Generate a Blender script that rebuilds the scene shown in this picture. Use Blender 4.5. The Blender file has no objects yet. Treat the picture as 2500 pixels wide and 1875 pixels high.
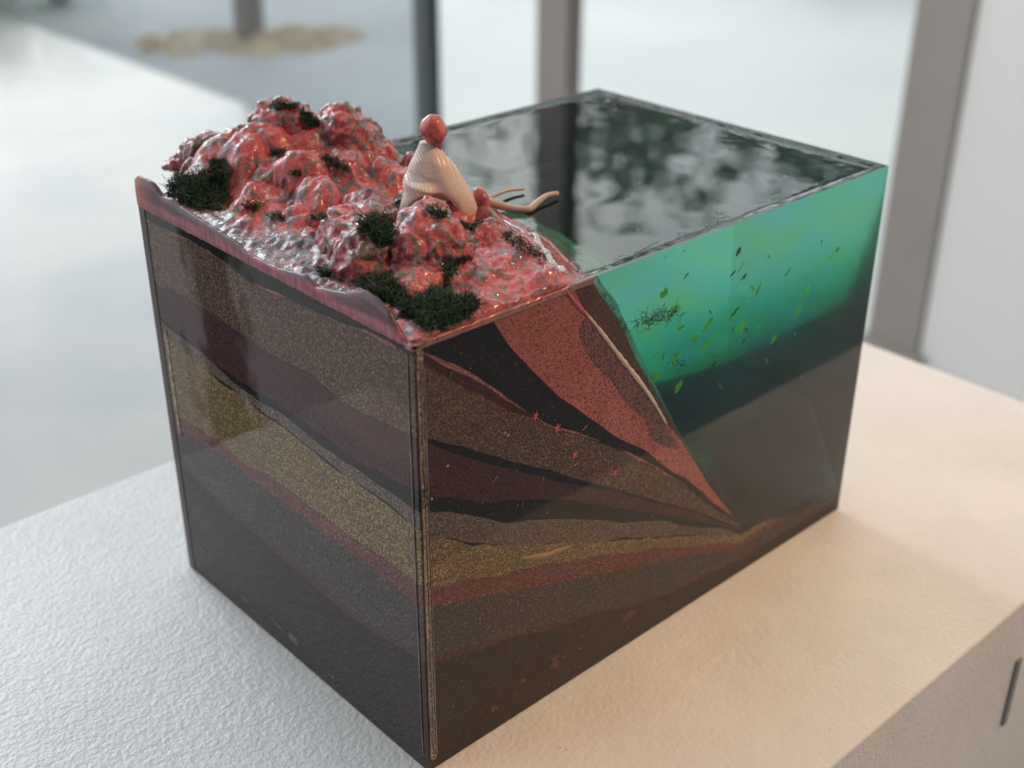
import bpy, bmesh, math, random
import numpy as np
from mathutils import Vector, Matrix, noise
from mathutils.bvhtree import BVHTree
random.seed(7); rng = np.random.default_rng(7)
SC = bpy.context.scene
COL = SC.collection
# ------------------------------------------------------------------ camera
H = .16; A = .23877; B = .15837            # size of the resin block: height, long side (x), short side (y)
CAMP = np.array([-.1926, -.2499, .3143])
FPX = 1253.83
M = np.array([[.7364058899873348, -.6765326604983947, .0031503128297341587],
              [-.3135853088547954, -.34545633222721617, -.8844909137998886],
              [.5994752866152233, .6503564267408166, -.46654678107828906]])
cam = bpy.data.cameras.new('camera'); camo = bpy.data.objects.new('camera', cam); COL.objects.link(camo)
R = Matrix((M[0], -M[1], -M[2])).transposed()
camo.matrix_world = Matrix.Translation(CAMP) @ R.to_4x4()
cam.sensor_width = 36; cam.lens = FPX / 1024 * 36
cam.clip_start = .01; cam.clip_end = 200
cam.dof.use_dof = True; cam.dof.focus_distance = .408; cam.dof.aperture_fstop = 9.3
SC.camera = camo
SC.view_settings.view_transform = 'Standard'; SC.view_settings.look = 'None'
SC.view_settings.exposure = 0; SC.view_settings.gamma = 1
# ------------------------------------------------------------------ light
W = bpy.data.worlds.new('World'); SC.world = W; W.use_nodes = True
W.node_tree.nodes['Background'].inputs[0].default_value = (.95, .9, .88, 1)
W.node_tree.nodes['Background'].inputs[1].default_value = .155

def area(name, loc, target, size, power, color, sy=None, spread=180):
    l = bpy.data.lights.new(name, 'AREA'); l.energy = power; l.color = color
    l.shape = 'DISK' if sy is None else 'RECTANGLE'; l.size = size
    if sy: l.size_y = sy
    l.spread = math.radians(spread)
    o = bpy.data.objects.new(name, l); COL.objects.link(o); o.location = loc
    o.rotation_euler = (Vector(target) - Vector(loc)).to_track_quat('-Z', 'Y').to_euler()
    return o
KEYP, LAMPP = 5.9, 1.95
area('window_daylight', (.12, 2.7, 1.5), (.1, .1, .1), .9, KEYP, (.86, .94, 1.0), 1.1, 70)
area('outdoor_daylight', (3.2, 5.0, 7.0), (3.2, 5.0, -1), 4, 82, (.93, .97, 1.0), 4, 62)
area('wall_fill_light', (.6, .9, 2.3), (2.3, .7, -.2), .5, 7.5, (1, .97, .93), .5, 70)  # added fill, no real fixture: brightens the grey wall and window posts
area('gallery_spotlight', (1.02, -.90, 1.60), (.12, .05, 0), .10, LAMPP, (1.0, .62, .35), None, 50)
SC.cycles.max_bounces = 14; SC.cycles.transmission_bounces = 12; SC.cycles.transparent_max_bounces = 12
SC.cycles.caustics_refractive = True; SC.cycles.caustics_reflective = True
SC.cycles.sample_clamp_indirect = 6
SC.cycles.use_denoising = True
SC.cycles.volume_step_rate = 1; SC.cycles.volume_max_steps = 64

# ------------------------------------------------------------------ helpers
S = 1024 / 2212
def ray(x, y): return M.T @ np.array([(x * S - 512) / FPX, (y * S - 384) / FPX, 1.])
def onz(x, y, z=0.): d = ray(x, y); return CAMP + d * ((z - CAMP[2]) / d[2])
def onfr(x, y): d = ray(x, y); return CAMP + d * (-CAMP[1] / d[1])      # long front face, y = 0
def onfl(x, y): d = ray(x, y); return CAMP + d * (-CAMP[0] / d[0])      # short left face, x = 0
def pol_fr(pts): a = np.array([onfr(*p) for p in pts]); return a[:, 0], a[:, 2]
def pol_fl(pts): a = np.array([onfl(*p) for p in pts]); o = np.argsort(a[:, 1]); return a[o, 1], a[o, 2]

def empty(name, loc=(0, 0, 0)):
    o = bpy.data.objects.new(name, None); COL.objects.link(o); o.location = loc; o.empty_display_size = .05
    return o
def tag(o, label=None, cat=None, group=None, kind=None):
    if label: o['label'] = label
    if cat: o['category'] = cat
    if group: o['group'] = group
    if kind: o['kind'] = kind
    return o
def root_of(o):
    v = Vector((0, 0, 0))
    while o is not None: v += o.location; o = o.parent
    return v
def mesh_obj(name, verts, faces, mat, parent=None, smooth=False):
    me = bpy.data.meshes.new(name)
    me.from_pydata([tuple(map(float, v)) for v in verts], [], [tuple(map(int, f)) for f in faces])
    if len(faces) > 1:
        bm = bmesh.new(); bm.from_mesh(me); bmesh.ops.recalc_face_normals(bm, faces=bm.faces[:]); bm.to_mesh(me); bm.free()
    me.update()
    return link_mesh(name, me, mat, parent, smooth)
def link_mesh(name, me, mat, parent=None, smooth=False):
    o = bpy.data.objects.new(name, me); COL.objects.link(o)
    if mat and not me.materials: me.materials.append(mat)
    if smooth: me.polygons.foreach_set('use_smooth', [True] * len(me.polygons))
    if parent is not None:
        o.parent = parent; o.location = -root_of(parent)        # vertices stay in world coordinates
    return o
def bm_obj(name, bm, mat, parent=None, smooth=False):
    me = bpy.data.meshes.new(name); bm.to_mesh(me); bm.free()
    return link_mesh(name, me, mat, parent, smooth)
def box(bm, a, b):
    v = [bm.verts.new((x, y, z)) for x in (a[0], b[0]) for y in (a[1], b[1]) for z in (a[2], b[2])]
    for f in ((0, 1, 3, 2), (4, 6, 7, 5), (0, 4, 5, 1), (2, 3, 7, 6), (0, 2, 6, 4), (1, 5, 7, 3)):
        bm.faces.new([v[i] for i in f])
def box_obj(name, a, b, mat, parent=None, bevel=0):
    bm = bmesh.new(); box(bm, a, b)
    if bevel: bmesh.ops.bevel(bm, geom=bm.edges[:], offset=bevel, segments=3, affect='EDGES', profile=.6)
    return bm_obj(name, bm, mat, parent)

class NT:
    def __init__(s, name):
        s.m = bpy.data.materials.new(name); s.m.use_nodes = True
        s.t = s.m.node_tree; s.n = s.t.nodes; s.p = s.n['Principled BSDF']; s.out = s.n['Material Output']
        tc = s.n.new('ShaderNodeTexCoord'); s.co = tc.outputs['Object']; s.tc = tc
    def L(s, a, b): s.t.links.new(a, b)
    def put(s, sock, v):
        if isinstance(v, bpy.types.NodeSocket): s.L(v, sock)
        elif isinstance(v, (tuple, list)) and len(v) == 3 and sock.type == 'RGBA': sock.default_value = (*v, 1)
        else: sock.default_value = v
    def noise(s, scale, detail=3, rough=.55, dist=0, co=None, col=False):
        n = s.n.new('ShaderNodeTexNoise'); s.L(co or s.co, n.inputs['Vector'])
        n.inputs['Scale'].default_value = scale; n.inputs['Detail'].default_value = detail
        n.inputs['Roughness'].default_value = rough; n.inputs['Distortion'].default_value = dist
        return n.outputs['Color' if col else 'Fac']
    def voro(s, scale, out='Distance', feat='F1', co=None, rand=1):
        n = s.n.new('ShaderNodeTexVoronoi'); n.feature = feat; s.L(co or s.co, n.inputs['Vector'])
        n.inputs['Scale'].default_value = scale; n.inputs['Randomness'].default_value = rand
        return n.outputs[out]
    def mapping(s, scale=(1, 1, 1), rot=(0, 0, 0), loc=(0, 0, 0), co=None):
        n = s.n.new('ShaderNodeMapping'); s.L(co or s.co, n.inputs[0])
        n.inputs['Scale'].default_value = scale; n.inputs['Rotation'].default_value = rot; n.inputs['Location'].default_value = loc
        return n.outputs[0]
    def ramp(s, f, stops, interp='LINEAR'):
        n = s.n.new('ShaderNodeValToRGB'); s.L(f, n.inputs[0]); cr = n.color_ramp; cr.interpolation = interp
        while len(cr.elements) < len(stops): cr.elements.new(.5)
        for e, (p, c) in zip(cr.elements, stops):
            e.position = p; e.color = (c, c, c, 1) if isinstance(c, (int, float)) else (*c, 1)
        return n.outputs[0]
    def math(s, op, a, b=0., clamp=False):
        n = s.n.new('ShaderNodeMath'); n.operation = op; n.use_clamp = clamp
        s.put(n.inputs[0], a); s.put(n.inputs[1], b); return n.outputs[0]
    def mix(s, f, a, b, mode='MIX'):
        n = s.n.new('ShaderNodeMix'); n.data_type = 'RGBA'; n.blend_type = mode
        s.put(n.inputs[0], f); s.put(n.inputs[6], a); s.put(n.inputs[7], b); return n.outputs[2]
    def sep(s, i, v=None):
        n = s.n.new('ShaderNodeSeparateXYZ'); s.L(v or s.co, n.inputs[0]); return n.outputs[i]
    def attr(s, name):
        n = s.n.new('ShaderNodeAttribute'); n.attribute_name = name; return n.outputs['Fac']
    def bump(s, h, strength=.5, dist=.001, normal=None):
        n = s.n.new('ShaderNodeBump'); n.inputs['Strength'].default_value = strength
        n.inputs['Distance'].default_value = dist; s.L(h, n.inputs['Height'])
        if normal: s.L(normal, n.inputs['Normal'])
        return n.outputs[0]
    def set(s, **k):
        names = dict(color='Base Color', rough='Roughness', metal='Metallic', spec='Specular IOR Level', coat='Coat Weight',
                     coatrough='Coat Roughness', ior='IOR', trans='Transmission Weight', normal='Normal', coatnormal='Coat Normal',
                     sss='Subsurface Weight', emis='Emission Color', emistr='Emission Strength', sheen='Sheen Weight', alpha='Alpha', coatior='Coat IOR')
        for a, v in k.items(): s.put(s.p.inputs[names[a]], v)
        return s.m

def simple(name, color, rough=.6, var=.15, scale=60, **k):
    t = NT(name); n = t.noise(scale, 4)
    c = t.mix(n, tuple(x * (1 - var) for x in color), tuple(min(1, x * (1 + var)) for x in color))
    return t.set(color=c, rough=rough, **k)

# ------------------------------------------------------------------ strata curves (heights along both visible faces)
def cor(y): return (905, y)
FR_CURVES = dict(
 b0=[(1065, 697), (1100, 745), (1150, 800), (1200, 848), (1260, 895), (1330, 940), (1400, 980), (1480, 1035), (1550, 1090), (1600, 1136)],
 b1=[(905, 757), (925, 768), (1000, 800), (1060, 833), (1100, 864), (1155, 897), (1200, 920), (1300, 953), (1400, 998), (1500, 1063), (1600, 1137)],
 b1p=[(905, 760), (925, 772), (1000, 808), (1060, 842), (1100, 872), (1155, 903), (1200, 925), (1300, 957), (1400, 1002), (1500, 1066), (1600, 1138)],
 b1m=[(905, 762), (925, 790), (1000, 838), (1060, 868), (1100, 884), (1155, 905), (1200, 926), (1300, 958), (1400, 1003), (1500, 1067), (1600, 1139)],
 b2=[(905, 944), (925, 948), (1000, 965), (1110, 998), (1200, 1020), (1250, 1034), (1350, 1060), (1500, 1103), (1600, 1140)],
 b3=[(905, 945), (925, 957), (1000, 984), (1110, 1018), (1200, 1038), (1260, 1050), (1350, 1070), (1500, 1108), (1600, 1142)],
 b4=[(905, 1060), (928, 1068), (1060, 1084), (1150, 1080), (1250, 1082), (1400, 1105), (1600, 1145)],
 b5=[(905, 1103), (928, 1108), (1104, 1124), (1250, 1118), (1400, 1127), (1600, 1149)],
 b6=[(905, 1140), (932, 1150), (1020, 1172), (1110, 1178), (1196, 1173), (1400, 1160), (1600, 1154)],
 b6l=[(905, 1143), (932, 1154), (1020, 1177), (1110, 1181), (1196, 1175), (1400, 1161), (1600, 1155)],
 b7=[(905, 1266), (932, 1268), (1050, 1246), (1196, 1216), (1396, 1188), (1536, 1176), (1600, 1170)],
 b8=[(905, 1313), (932, 1310), (1156, 1268), (1316, 1236), (1516, 1196), (1600, 1182)],
 b9=[(905, 1415), (937, 1418), (1116, 1368), (1276, 1324), (1436, 1281), (1600, 1205)],
 b9l=[(905, 1430), (937, 1430), (1116, 1378), (1276, 1331), (1436, 1286), (1600, 1210)],
)
FL_CURVES = dict(
 b1=[(307, 462), (350, 484), (409, 516), (489, 560), (544, 606), (617, 640), (713, 676), (809, 722), (873, 755), (893, 757)],
 b2=[(325, 600), (340, 618), (384, 634), (500, 708), (578, 764), (671, 808), (709, 846), (765, 887), (835, 917), (893, 946)],
 b4=[(340, 690), (350, 700), (421, 760), (477, 809), (541, 850), (623, 902), (690, 950), (764, 1006), (839, 1048), (895, 1072)],
 b5=[(343, 695), (350, 704), (421, 764), (477, 814), (585, 891), (623, 917), (679, 965), (764, 1025), (839, 1075), (895, 1112)],
 b6=[(345, 712), (352, 720), (421, 778), (477, 828), (585, 905), (679, 980), (764, 1042), (839, 1095), (895, 1137)],
 b7=[(362, 885), (372, 897), (481, 967), (522, 1006), (615, 1058), (690, 1115), (765, 1171), (839, 1219), (895, 1264)],
 b8=[(368, 918), (372, 925), (496, 1006), (593, 1081), (667, 1137), (727, 1182), (802, 1238), (850, 1275), (899, 1313)],
 b9=[(380, 985), (436, 1048), (541, 1143), (653, 1236), (749, 1318), (830, 1378), (905, 1415)],
)
FL_CURVES['b0'] = None
ORDER = ['b0', 'b1', 'b1p', 'b1m', 'b2', 'b3', 'b4', 'b5', 'b6', 'b6l', 'b7', 'b8', 'b9', 'b9l']
FLSRC = dict(b1p='b1', b1m='b1', b3='b2', b6l='b6', b9l='b9')
_gx, _gz = pol_fr([(1275, 604), (1350, 720), (1375, 782), (1430, 872), (1470, 947), (1530, 1043), (1600, 1138), (1700, 1115), (1812, 1062)])
_sx, _sz = pol_fr([(1225, 622), (1290, 703), (1340, 770), (1390, 835), (1440, 912), (1500, 1000), (1560, 1085), (1600, 1138), (1812, 1062)])
def shift(y): return np.interp(y, [0, .017, .032, .048, .061, .075, .146, .16], [0, .006, .013, .017, .018, .023, .035, .037])
def ground(x, y):
    """top of the sand body (slope under the water)"""
    xs = x - shift(y) * np.clip((.178 - x) / .07, 0, 1)
    z = np.interp(xs, np.concatenate([[-1], _gx]), np.concatenate([[H], np.minimum(_gz, H)]))
    z = np.where(xs < _gx[0], H, z)
    back = np.clip((y - .006) / .105, 0, 1) ** .9 * .072      # dark bed raised towards the back, shaped to darken the lower water
    return np.minimum(np.maximum(z, np.minimum(z + back, .056 - .02 * (x / A - .6))), H)
def slope_in(x, y):
    xs = x - shift(y)
    return np.where(xs < _sx[0], H, np.interp(xs, _sx, _sz))
def curve_z(k, X, Y):
    fx, fz = pol_fr(FR_CURVES[k])
    zf = np.interp(X, fx, fz)
    if k == 'b0':
        zf = np.where(X < fx[0], H + .001, zf)
        return zf
    ly, lz = pol_fl(FL_CURVES[FLSRC.get(k, k)])
    z0 = np.interp(0, fx, fz)
    fade = np.clip(1 - X / .12, 0, 1)
    dl = np.interp(Y, ly, lz) - np.interp(0, ly, lz)
    if k in FLSRC: # thin seams close up along the left face
        base = FLSRC[k]; bx, bz = pol_fr(FR_CURVES[base]); zb = np.interp(X, bx, bz)
        th = (zf - zb) * np.clip(1 - Y / .004, 0, 1)
        if k in ('b9l', 'b6l'): th = (zf - zb)
        return zb + dl * fade + th
    return zf + dl * fade

def wob(X, Y, seed, amp):
    r = np.random.default_rng(seed); o = np.zeros_like(X)
    for i in range(7):
        f = r.uniform(120, 900); a = r.uniform(0, 6.28); ph = r.uniform(0, 6.28)
        o += np.sin((X * math.cos(a) + Y * math.sin(a)) * f + ph) / (f / 200)
    return o * amp

# ------------------------------------------------------------------ sand materials
def sand(name, base, dark, light, fd=.35, fl=.2, patch=.25, rough=.75, coat=1.0):
    t = NT(name)
    g = t.voro(2600, 'Color'); gs = t.sep(0, g)
    big = t.noise(55, 4, .6)
    sp = t.noise(900, 2, .7)
    c = t.mix(t.math('MULTIPLY', t.ramp(big, [(.3, 0), (.75, 1)]), patch * 2.4, True), base, tuple(b * .58 for b in base))
    c = t.mix(t.ramp(gs, [(fd - .04, 1), (fd + .04, 0)]), c, dark)
    c = t.mix(t.ramp(gs, [(1 - fl - .04, 0), (1 - fl + .04, 1)]), c, light)
    c = t.mix(t.ramp(sp, [(.62, 0), (.70, .8)]), c, dark)
    g2 = t.sep(0, t.voro(1050, 'Color')); m2 = t.voro(1050)
    c = t.mix(t.math('MULTIPLY', t.ramp(g2, [(.90, 0), (.92, .8)]), t.ramp(m2, [(.28, 1), (.40, 0)])), c, light)
    c = t.mix(t.math('MULTIPLY', t.ramp(g2, [(.05, .9), (.07, 0)]), t.ramp(m2, [(.30, 1), (.42, 0)])), c, dark)
    sm = t.noise(16, 3, .6)
    c = t.mix(t.ramp(sm, [(.35, .0), (.7, .35)]), c, (base[0] * .5, base[1] * .5, base[2] * .55))
    cn = t.bump(t.noise(28, 2, .4), .06, .004)
    # thin scratches and dried streaks on the clear skin
    st = t.noise(60, 3, .6, co=t.mapping((3.0, 3.0, .18)))
    cr = t.ramp(st, [(.55, .02), (.75, .07)])
    return t.set(color=c, rough=rough, spec=.05, coat=coat * .74, coatrough=cr, coatnormal=cn, normal=t.bump(gs, .25, .0004), coatior=1.49)
MS = {
 'red': sand('coral_red_sand', (.42, .135, .118), (.06, .025, .024), (.52, .2, .15), .20, .12),
 'black': sand('black_sand', (.010, .008, .009), (.005, .004, .005), (.05, .04, .04), .4, .05),
 'pink': sand('pink_seam_sand', (.30, .10, .10), (.10, .04, .04), (.45, .2, .2), .3, .3),
 'maroon': sand('maroon_sand', (.075, .022, .020), (.02, .008, .01), (.13, .05, .045), .35, .06),
 'olivebrown': sand('brown_sand', (.130, .078, .058), (.03, .018, .016), (.27, .19, .13), .38, .10),
 'purple': sand('dark_maroon_sand', (.078, .029, .034), (.02, .010, .012), (.11, .06, .055), .3, .04),
 'grey': sand('greyish_brown_sand', (.14, .105, .085), (.05, .035, .03), (.27, .22, .18), .3, .12),
 'yellow': sand('yellow_ochre_sand', (.18, .125, .062), (.075, .045, .022), (.42, .32, .16), .28, .16),
 'redstripe': sand('brick_red_sand', (.155, .056, .054), (.06, .02, .02), (.32, .15, .12), .3, .12),
 'dullseam': sand('dull_red_sand', (.085, .036, .034), (.03, .015, .015), (.14, .08, .07), .3, .08),
 'slate': sand('slate_grey_sand', (.068, .055, .052), (.03, .026, .025), (.17, .15, .13), .3, .08),
 'dark': sand('dark_brown_sand', (.026, .016, .015), (.018, .014, .014), (.09, .07, .06), .3, .03),
}

# ------------------------------------------------------------------ the resin block
D = empty('resin_sculpture', (A / 2, B / 2, 0))
tag(D, 'block of layered sand and green resin water topped by coral red rocks', 'sculpture')
NX, NY = 130, 44
xs = np.linspace(0, A, NX); ys = np.linspace(0, B, NY)
XX, YY = np.meshgrid(xs, ys, indexing='ij')
surf = [ground(XX, YY)]
seam = {}
for i, k in enumerate(ORDER):
    z = curve_z(k, XX, YY) + wob(XX, YY, 10 + i, .00034 if k not in ('b0',) else .0004)
    z = np.minimum(z, surf[-1]); z = np.maximum(z, .0002 * (len(ORDER) - i))
    z = np.minimum(z, surf[-1]); seam[k] = z
    surf.append(z)
surf.append(np.zeros_like(XX) + .00002)
LAY = [('sand_layer', 'red', 'coral red speckled sand wedge under the rocks'), ('sand_layer', 'black', 'black sand layer below the coral wedge'),
       ('sand_seam', 'pink', 'thin pink sand seam'), ('sand_layer', 'maroon', 'maroon sliver under the pink seam'),
       ('sand_layer', 'olivebrown', 'coarse brown speckled sand layer'), ('sand_seam', 'black', 'thin black seam'),
       ('sand_layer', 'purple', 'dark maroon sand layer'), ('sand_layer', 'black', 'black sand band that narrows to a line on the left face'),
       ('sand_layer', 'grey', 'greyish brown sand layer'), ('sand_seam', 'black', 'hairline black seam'),
       ('sand_layer', 'yellow', 'wide yellow ochre sand layer'), ('sand_layer', 'redstripe', 'brick red sand stripe'),
       ('sand_layer', 'slate', 'slate grey sand layer'), ('sand_seam', 'dullseam', 'thin dull red seam'), ('sand_layer', 'dark', 'dark brown sand at the bottom')]
def slab(name, top, bot, mat, parent):
    n = NX * NY
    V = np.concatenate([np.stack([XX, YY, top], -1).reshape(-1, 3), np.stack([XX, YY, bot], -1).reshape(-1, 3)])
    F = []
    th = (top - bot).reshape(-1) > 2e-5
    idx = np.arange(n).reshape(NX, NY)
    for i in range(NX - 1):
        for j in range(NY - 1):
            a, b, c, d = idx[i, j], idx[i + 1, j], idx[i + 1, j + 1], idx[i, j + 1]
            if th[a] or th[b] or th[c] or th[d]:
                F.append((a, b, c, d)); F.append((a + n, d + n, c + n, b + n))
    def wall(l):
        for a, b in zip(l[:-1], l[1:]):
            if th[a] or th[b]: F.append((a, a + n, b + n, b))
    wall(idx[:, 0][::-1]); wall(idx[-1, :][::-1]); wall(idx[:, -1]); wall(idx[0, :])
    V2 = V; used = np.unique(np.array(F).ravel()); m = -np.ones(2 * n, int); m[used] = np.arange(len(used))
    return mesh_obj(name, V2[used], [[m[q] for q in f] for f in F], mat, parent)
for (nm, mk, lb), t_, b_ in zip(LAY, surf[:-1], surf[1:]):
    if (t_ - b_).max() > 1e-4:
        tag(slab(nm, t_, b_, MS[mk], D), lb)

# --- rock / terrain paint
def rock_mat(name, grey_bias=0., metal=0.):
    t = NT(name)
    r = t.attr('ridge')
    n1 = t.noise(110, 5, .65, .6); n2 = t.noise(260, 4, .7, .4); n3 = t.noise(45, 3, .5); n4 = t.noise(700, 3, .7)
    c = t.mix(t.ramp(n2, [(.35, 0), (.68, 1)]), (.68, .066, .086), (.76, .20, .20))
    c = t.mix(t.ramp(n1, [(.38, .75), (.52, 0)]), c, (.26, .022, .032))
    # grey purple and olive paint picked up by the ridges
    m = t.math('ADD', t.math('MULTIPLY', r, 1.1), t.math('MULTIPLY', n1, .62))
    m = t.math('ADD', m, t.math('MULTIPLY', n3, .35))
    gm = t.ramp(m, [(.70 - grey_bias, 0), (.77 - grey_bias, .9)])
    gc = t.mix(t.ramp(t.noise(70, 3, .6), [(.42, 0), (.58, 1)]), (.17, .115, .15), (.17, .165, .095))
    gc = t.mix(t.ramp(n4, [(.5, 0), (.8, .7)]), gc, (.40, .33, .33))
    c = t.mix(gm, c, gc)
    c = t.mix(t.ramp(t.noise(150, 3, .6, .3, co=t.mapping(loc=(3, 1, 2))), [(.60, 0), (.65, .85)]), c, (.070, .030, .070))
    c = t.mix(t.ramp(n4, [(.28, .8), (.36, 0)]), c, (.10, .02, .025))
    rr = t.ramp(n1, [(.3, .26), (.7, .55)])
    b = t.bump(t.noise(360, 5, .7, .6), .9, .0020)
    b = t.bump(t.ramp(t.noise(800, 3, .6, 1.), [(.45, 0), (.6, 1)]), .5, .0006, b)
    c = t.mix(t.ramp(t.noise(520, 4, .7, .8, co=t.mapping(loc=(1, 4, 2))), [(.33, .6), (.43, 0)]), c, (.13, .014, .026))
    c = t.mix(t.ramp(t.noise(620, 3, .6, .5, co=t.mapping(loc=(6, 4, 2))), [(.60, 0), (.68, .6)]), c, (.78, .40, .34))
    b = t.bump(t.noise(1500, 3, .7), .25, .0005, b)
    return t.set(color=c, rough=rr, spec=.6, coat=.9, coatrough=.09, normal=b, coatnormal=t.bump(t.noise(330, 4, .6, .5), .6, .0012), metal=metal)
ROCK = rock_mat('coral_rock_paint')

def fbm(v, s, o=3):
    return noise.fractal(v * s, 1.0, 2.0, o, noise_basis='PERLIN_ORIGINAL')
def ridgev(p):
    v = Vector(p)
    w = v + Vector((noise.noise(v * 90), noise.noise(v * 90 + Vector((7, 3, 1))), noise.noise(v * 90 + Vector((2, 9, 5))))) * .003
    a = 1 - abs(noise.noise(w * 150)) * 2.4
    b = 1 - abs(noise.noise(w * 330)) * 2.2
    c = noise.noise(w * 70)
    return a, b, c
def cells(v, size, seed):
    d = noise.voronoi(v / size + Vector((seed, seed * 2.3, 0)), distance_metric='DISTANCE')[0]
    return max(0., 1 - d[0] ** 2 * 1.6), min(1., (d[1] - d[0]) * 4)
def set_ridge(me, vals):
    at = me.attributes.new('ridge', 'FLOAT', 'POINT'); at.data.foreach_set('value', np.asarray(vals, dtype=np.float32))

# --- the painted land and the bed under the water: one modelled sheet
BUMPS = [  # x, y, radius, height
 (.022, .148, .016, .013), (.037, .143, .014, .016), (.052, .138, .020, .016), (.068, .125, .022, .012), (.070, .108, .020, .009),
 (.048, .118, .018, .009), (.030, .114, .017, .008), (.030, .130, .017, .009), (.056, .100, .022, .006), (.052, .085, .016, .004),
 (.030, .072, .012, .005), (.040, .044, .015, .004), (.060, .036, .014, .004), (.052, .018, .020, .005), (.070, .060, .014, .004),
 (.080, .14, .016, .006), (.090, .10, .012, .002), (.012, .108, .008, .003), (.015, .09, .010, .0015)]
def land(x, y):
    h = .0012
    for bx, by, r, a in BUMPS:
        d = ((x - bx) ** 2 + (y - by) ** 2) / (r * r)
        if d < 5: h += a * .62 * math.exp(-d * 1.3)
    return h
def caps(GX, GY):
    r_ = np.random.default_rng(11); out = np.zeros_like(GX)
    for i in range(190):
        bx, by = r_.uniform(.002, .112), r_.uniform(.002, B - .002)
        r = .0024 + .0080 * r_.random() ** 1.5
        if bx < .014: r = min(r, .0028)
        lift = r_.uniform(-.35, .25) * r
        wx = bx + .0; e = r_.uniform(.75, 1.3); th = r_.uniform(0, 3.14)
        dx, dy = GX - wx, GY - by
        u = (dx * math.cos(th) + dy * math.sin(th)) * e; v = (-dx * math.sin(th) + dy * math.cos(th)) / e
        q = np.clip(1 - (u * u + v * v) / (r * r), 0, None)
        out = np.maximum(out, np.where(q > 0, np.sqrt(q) * r * .86 + lift, 0))
    return out
def terrain():
    ex = .0007
    gx = np.concatenate([np.arange(ex, .125, .00075), np.linspace(.126, A - .0012, 70)])
    gy = np.arange(.0012, B - .0008, .0008)
    nx, ny = len(gx), len(gy)
    GX, GY = np.meshgrid(gx, gy, indexing='ij')
    G = ground(GX, GY)
    CP = caps(GX + wob(GX, GY, 77, .0009), GY + wob(GX, GY, 78, .0009))
    V = []; rid = []
    for i in range(nx):
        for j in range(ny):
            x, y = float(GX[i, j]), float(GY[i, j])
            g = float(G[i, j]); sh = float(shift(y))
            dl = (x - sh - _gx[0])                       # >0 : under water
            a, b, c = ridgev((x, y, .1))
            t = min(1, max(0, -dl / .018)); t = t * t * (3 - 2 * t)
            hl = land(x, y)
            e = min(1, x / .006, (y) / .006)             # settle to the block's rims
            e2 = min(1, (B - y) / .004)
            vv = Vector((x, y, .1)); vv += Vector((noise.noise(vv * 120), noise.noise(vv * 120 + Vector((3, 3, 3))), 0)) * .0035
            lump = float(CP[i, j])
            for qx, qy in ((.030, .066), (.017, .045), (.037, .040), (.056, .036), (.045, .020)):
                lump *= 1 - .78 * math.exp(-((x - qx) ** 2 + (y - qy) ** 2) / .000170)
            lump *= min(1, max(.25, (x - .004) / .02)) * min(1, .35 + max(0, (y - .004) / .02))
            rough = lump + .0005 * a + .0004 * b + .0016 * c + .0009 * noise.noise(vv * 380)
            if dl < 0:
                z = H + (.0006 + (hl + rough) * (.25 + .75 * e) * e2) * t + (-.0006) * (1 - t)
            else:
                z = g + .0009 + min(.0014, .0002 + dl * .1) * (a * .5 + c)
                if x > .19: z = g + .0007
            V.append((x, y, z)); rid.append(max(0, a - .45) * .9 + max(0, b - .5) * .4)
    F = [(i * ny + j, (i + 1) * ny + j, (i + 1) * ny + j + 1, i * ny + j + 1) for i in range(nx - 1) for j in range(ny - 1)]
    # skirt
    base = len(V); per = [i * ny for i in range(nx)] + [(nx - 1) * ny + j for j in range(1, ny)] + [i * ny + ny - 1 for i in range(nx - 2, -1, -1)] + [j for j in range(ny - 2, 0, -1)]
    for q in per:
        x, y, z = V[q]; V.append((x, y, min(z, float(ground(np.array(x), np.array(y)))) - .0006)); rid.append(0)
    m = len(per)
    for i in range(m):
        a, b = per[i], per[(i + 1) % m]; F.append((a, base + i, base + (i + 1) % m, b))
    return V, F, rid
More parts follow.
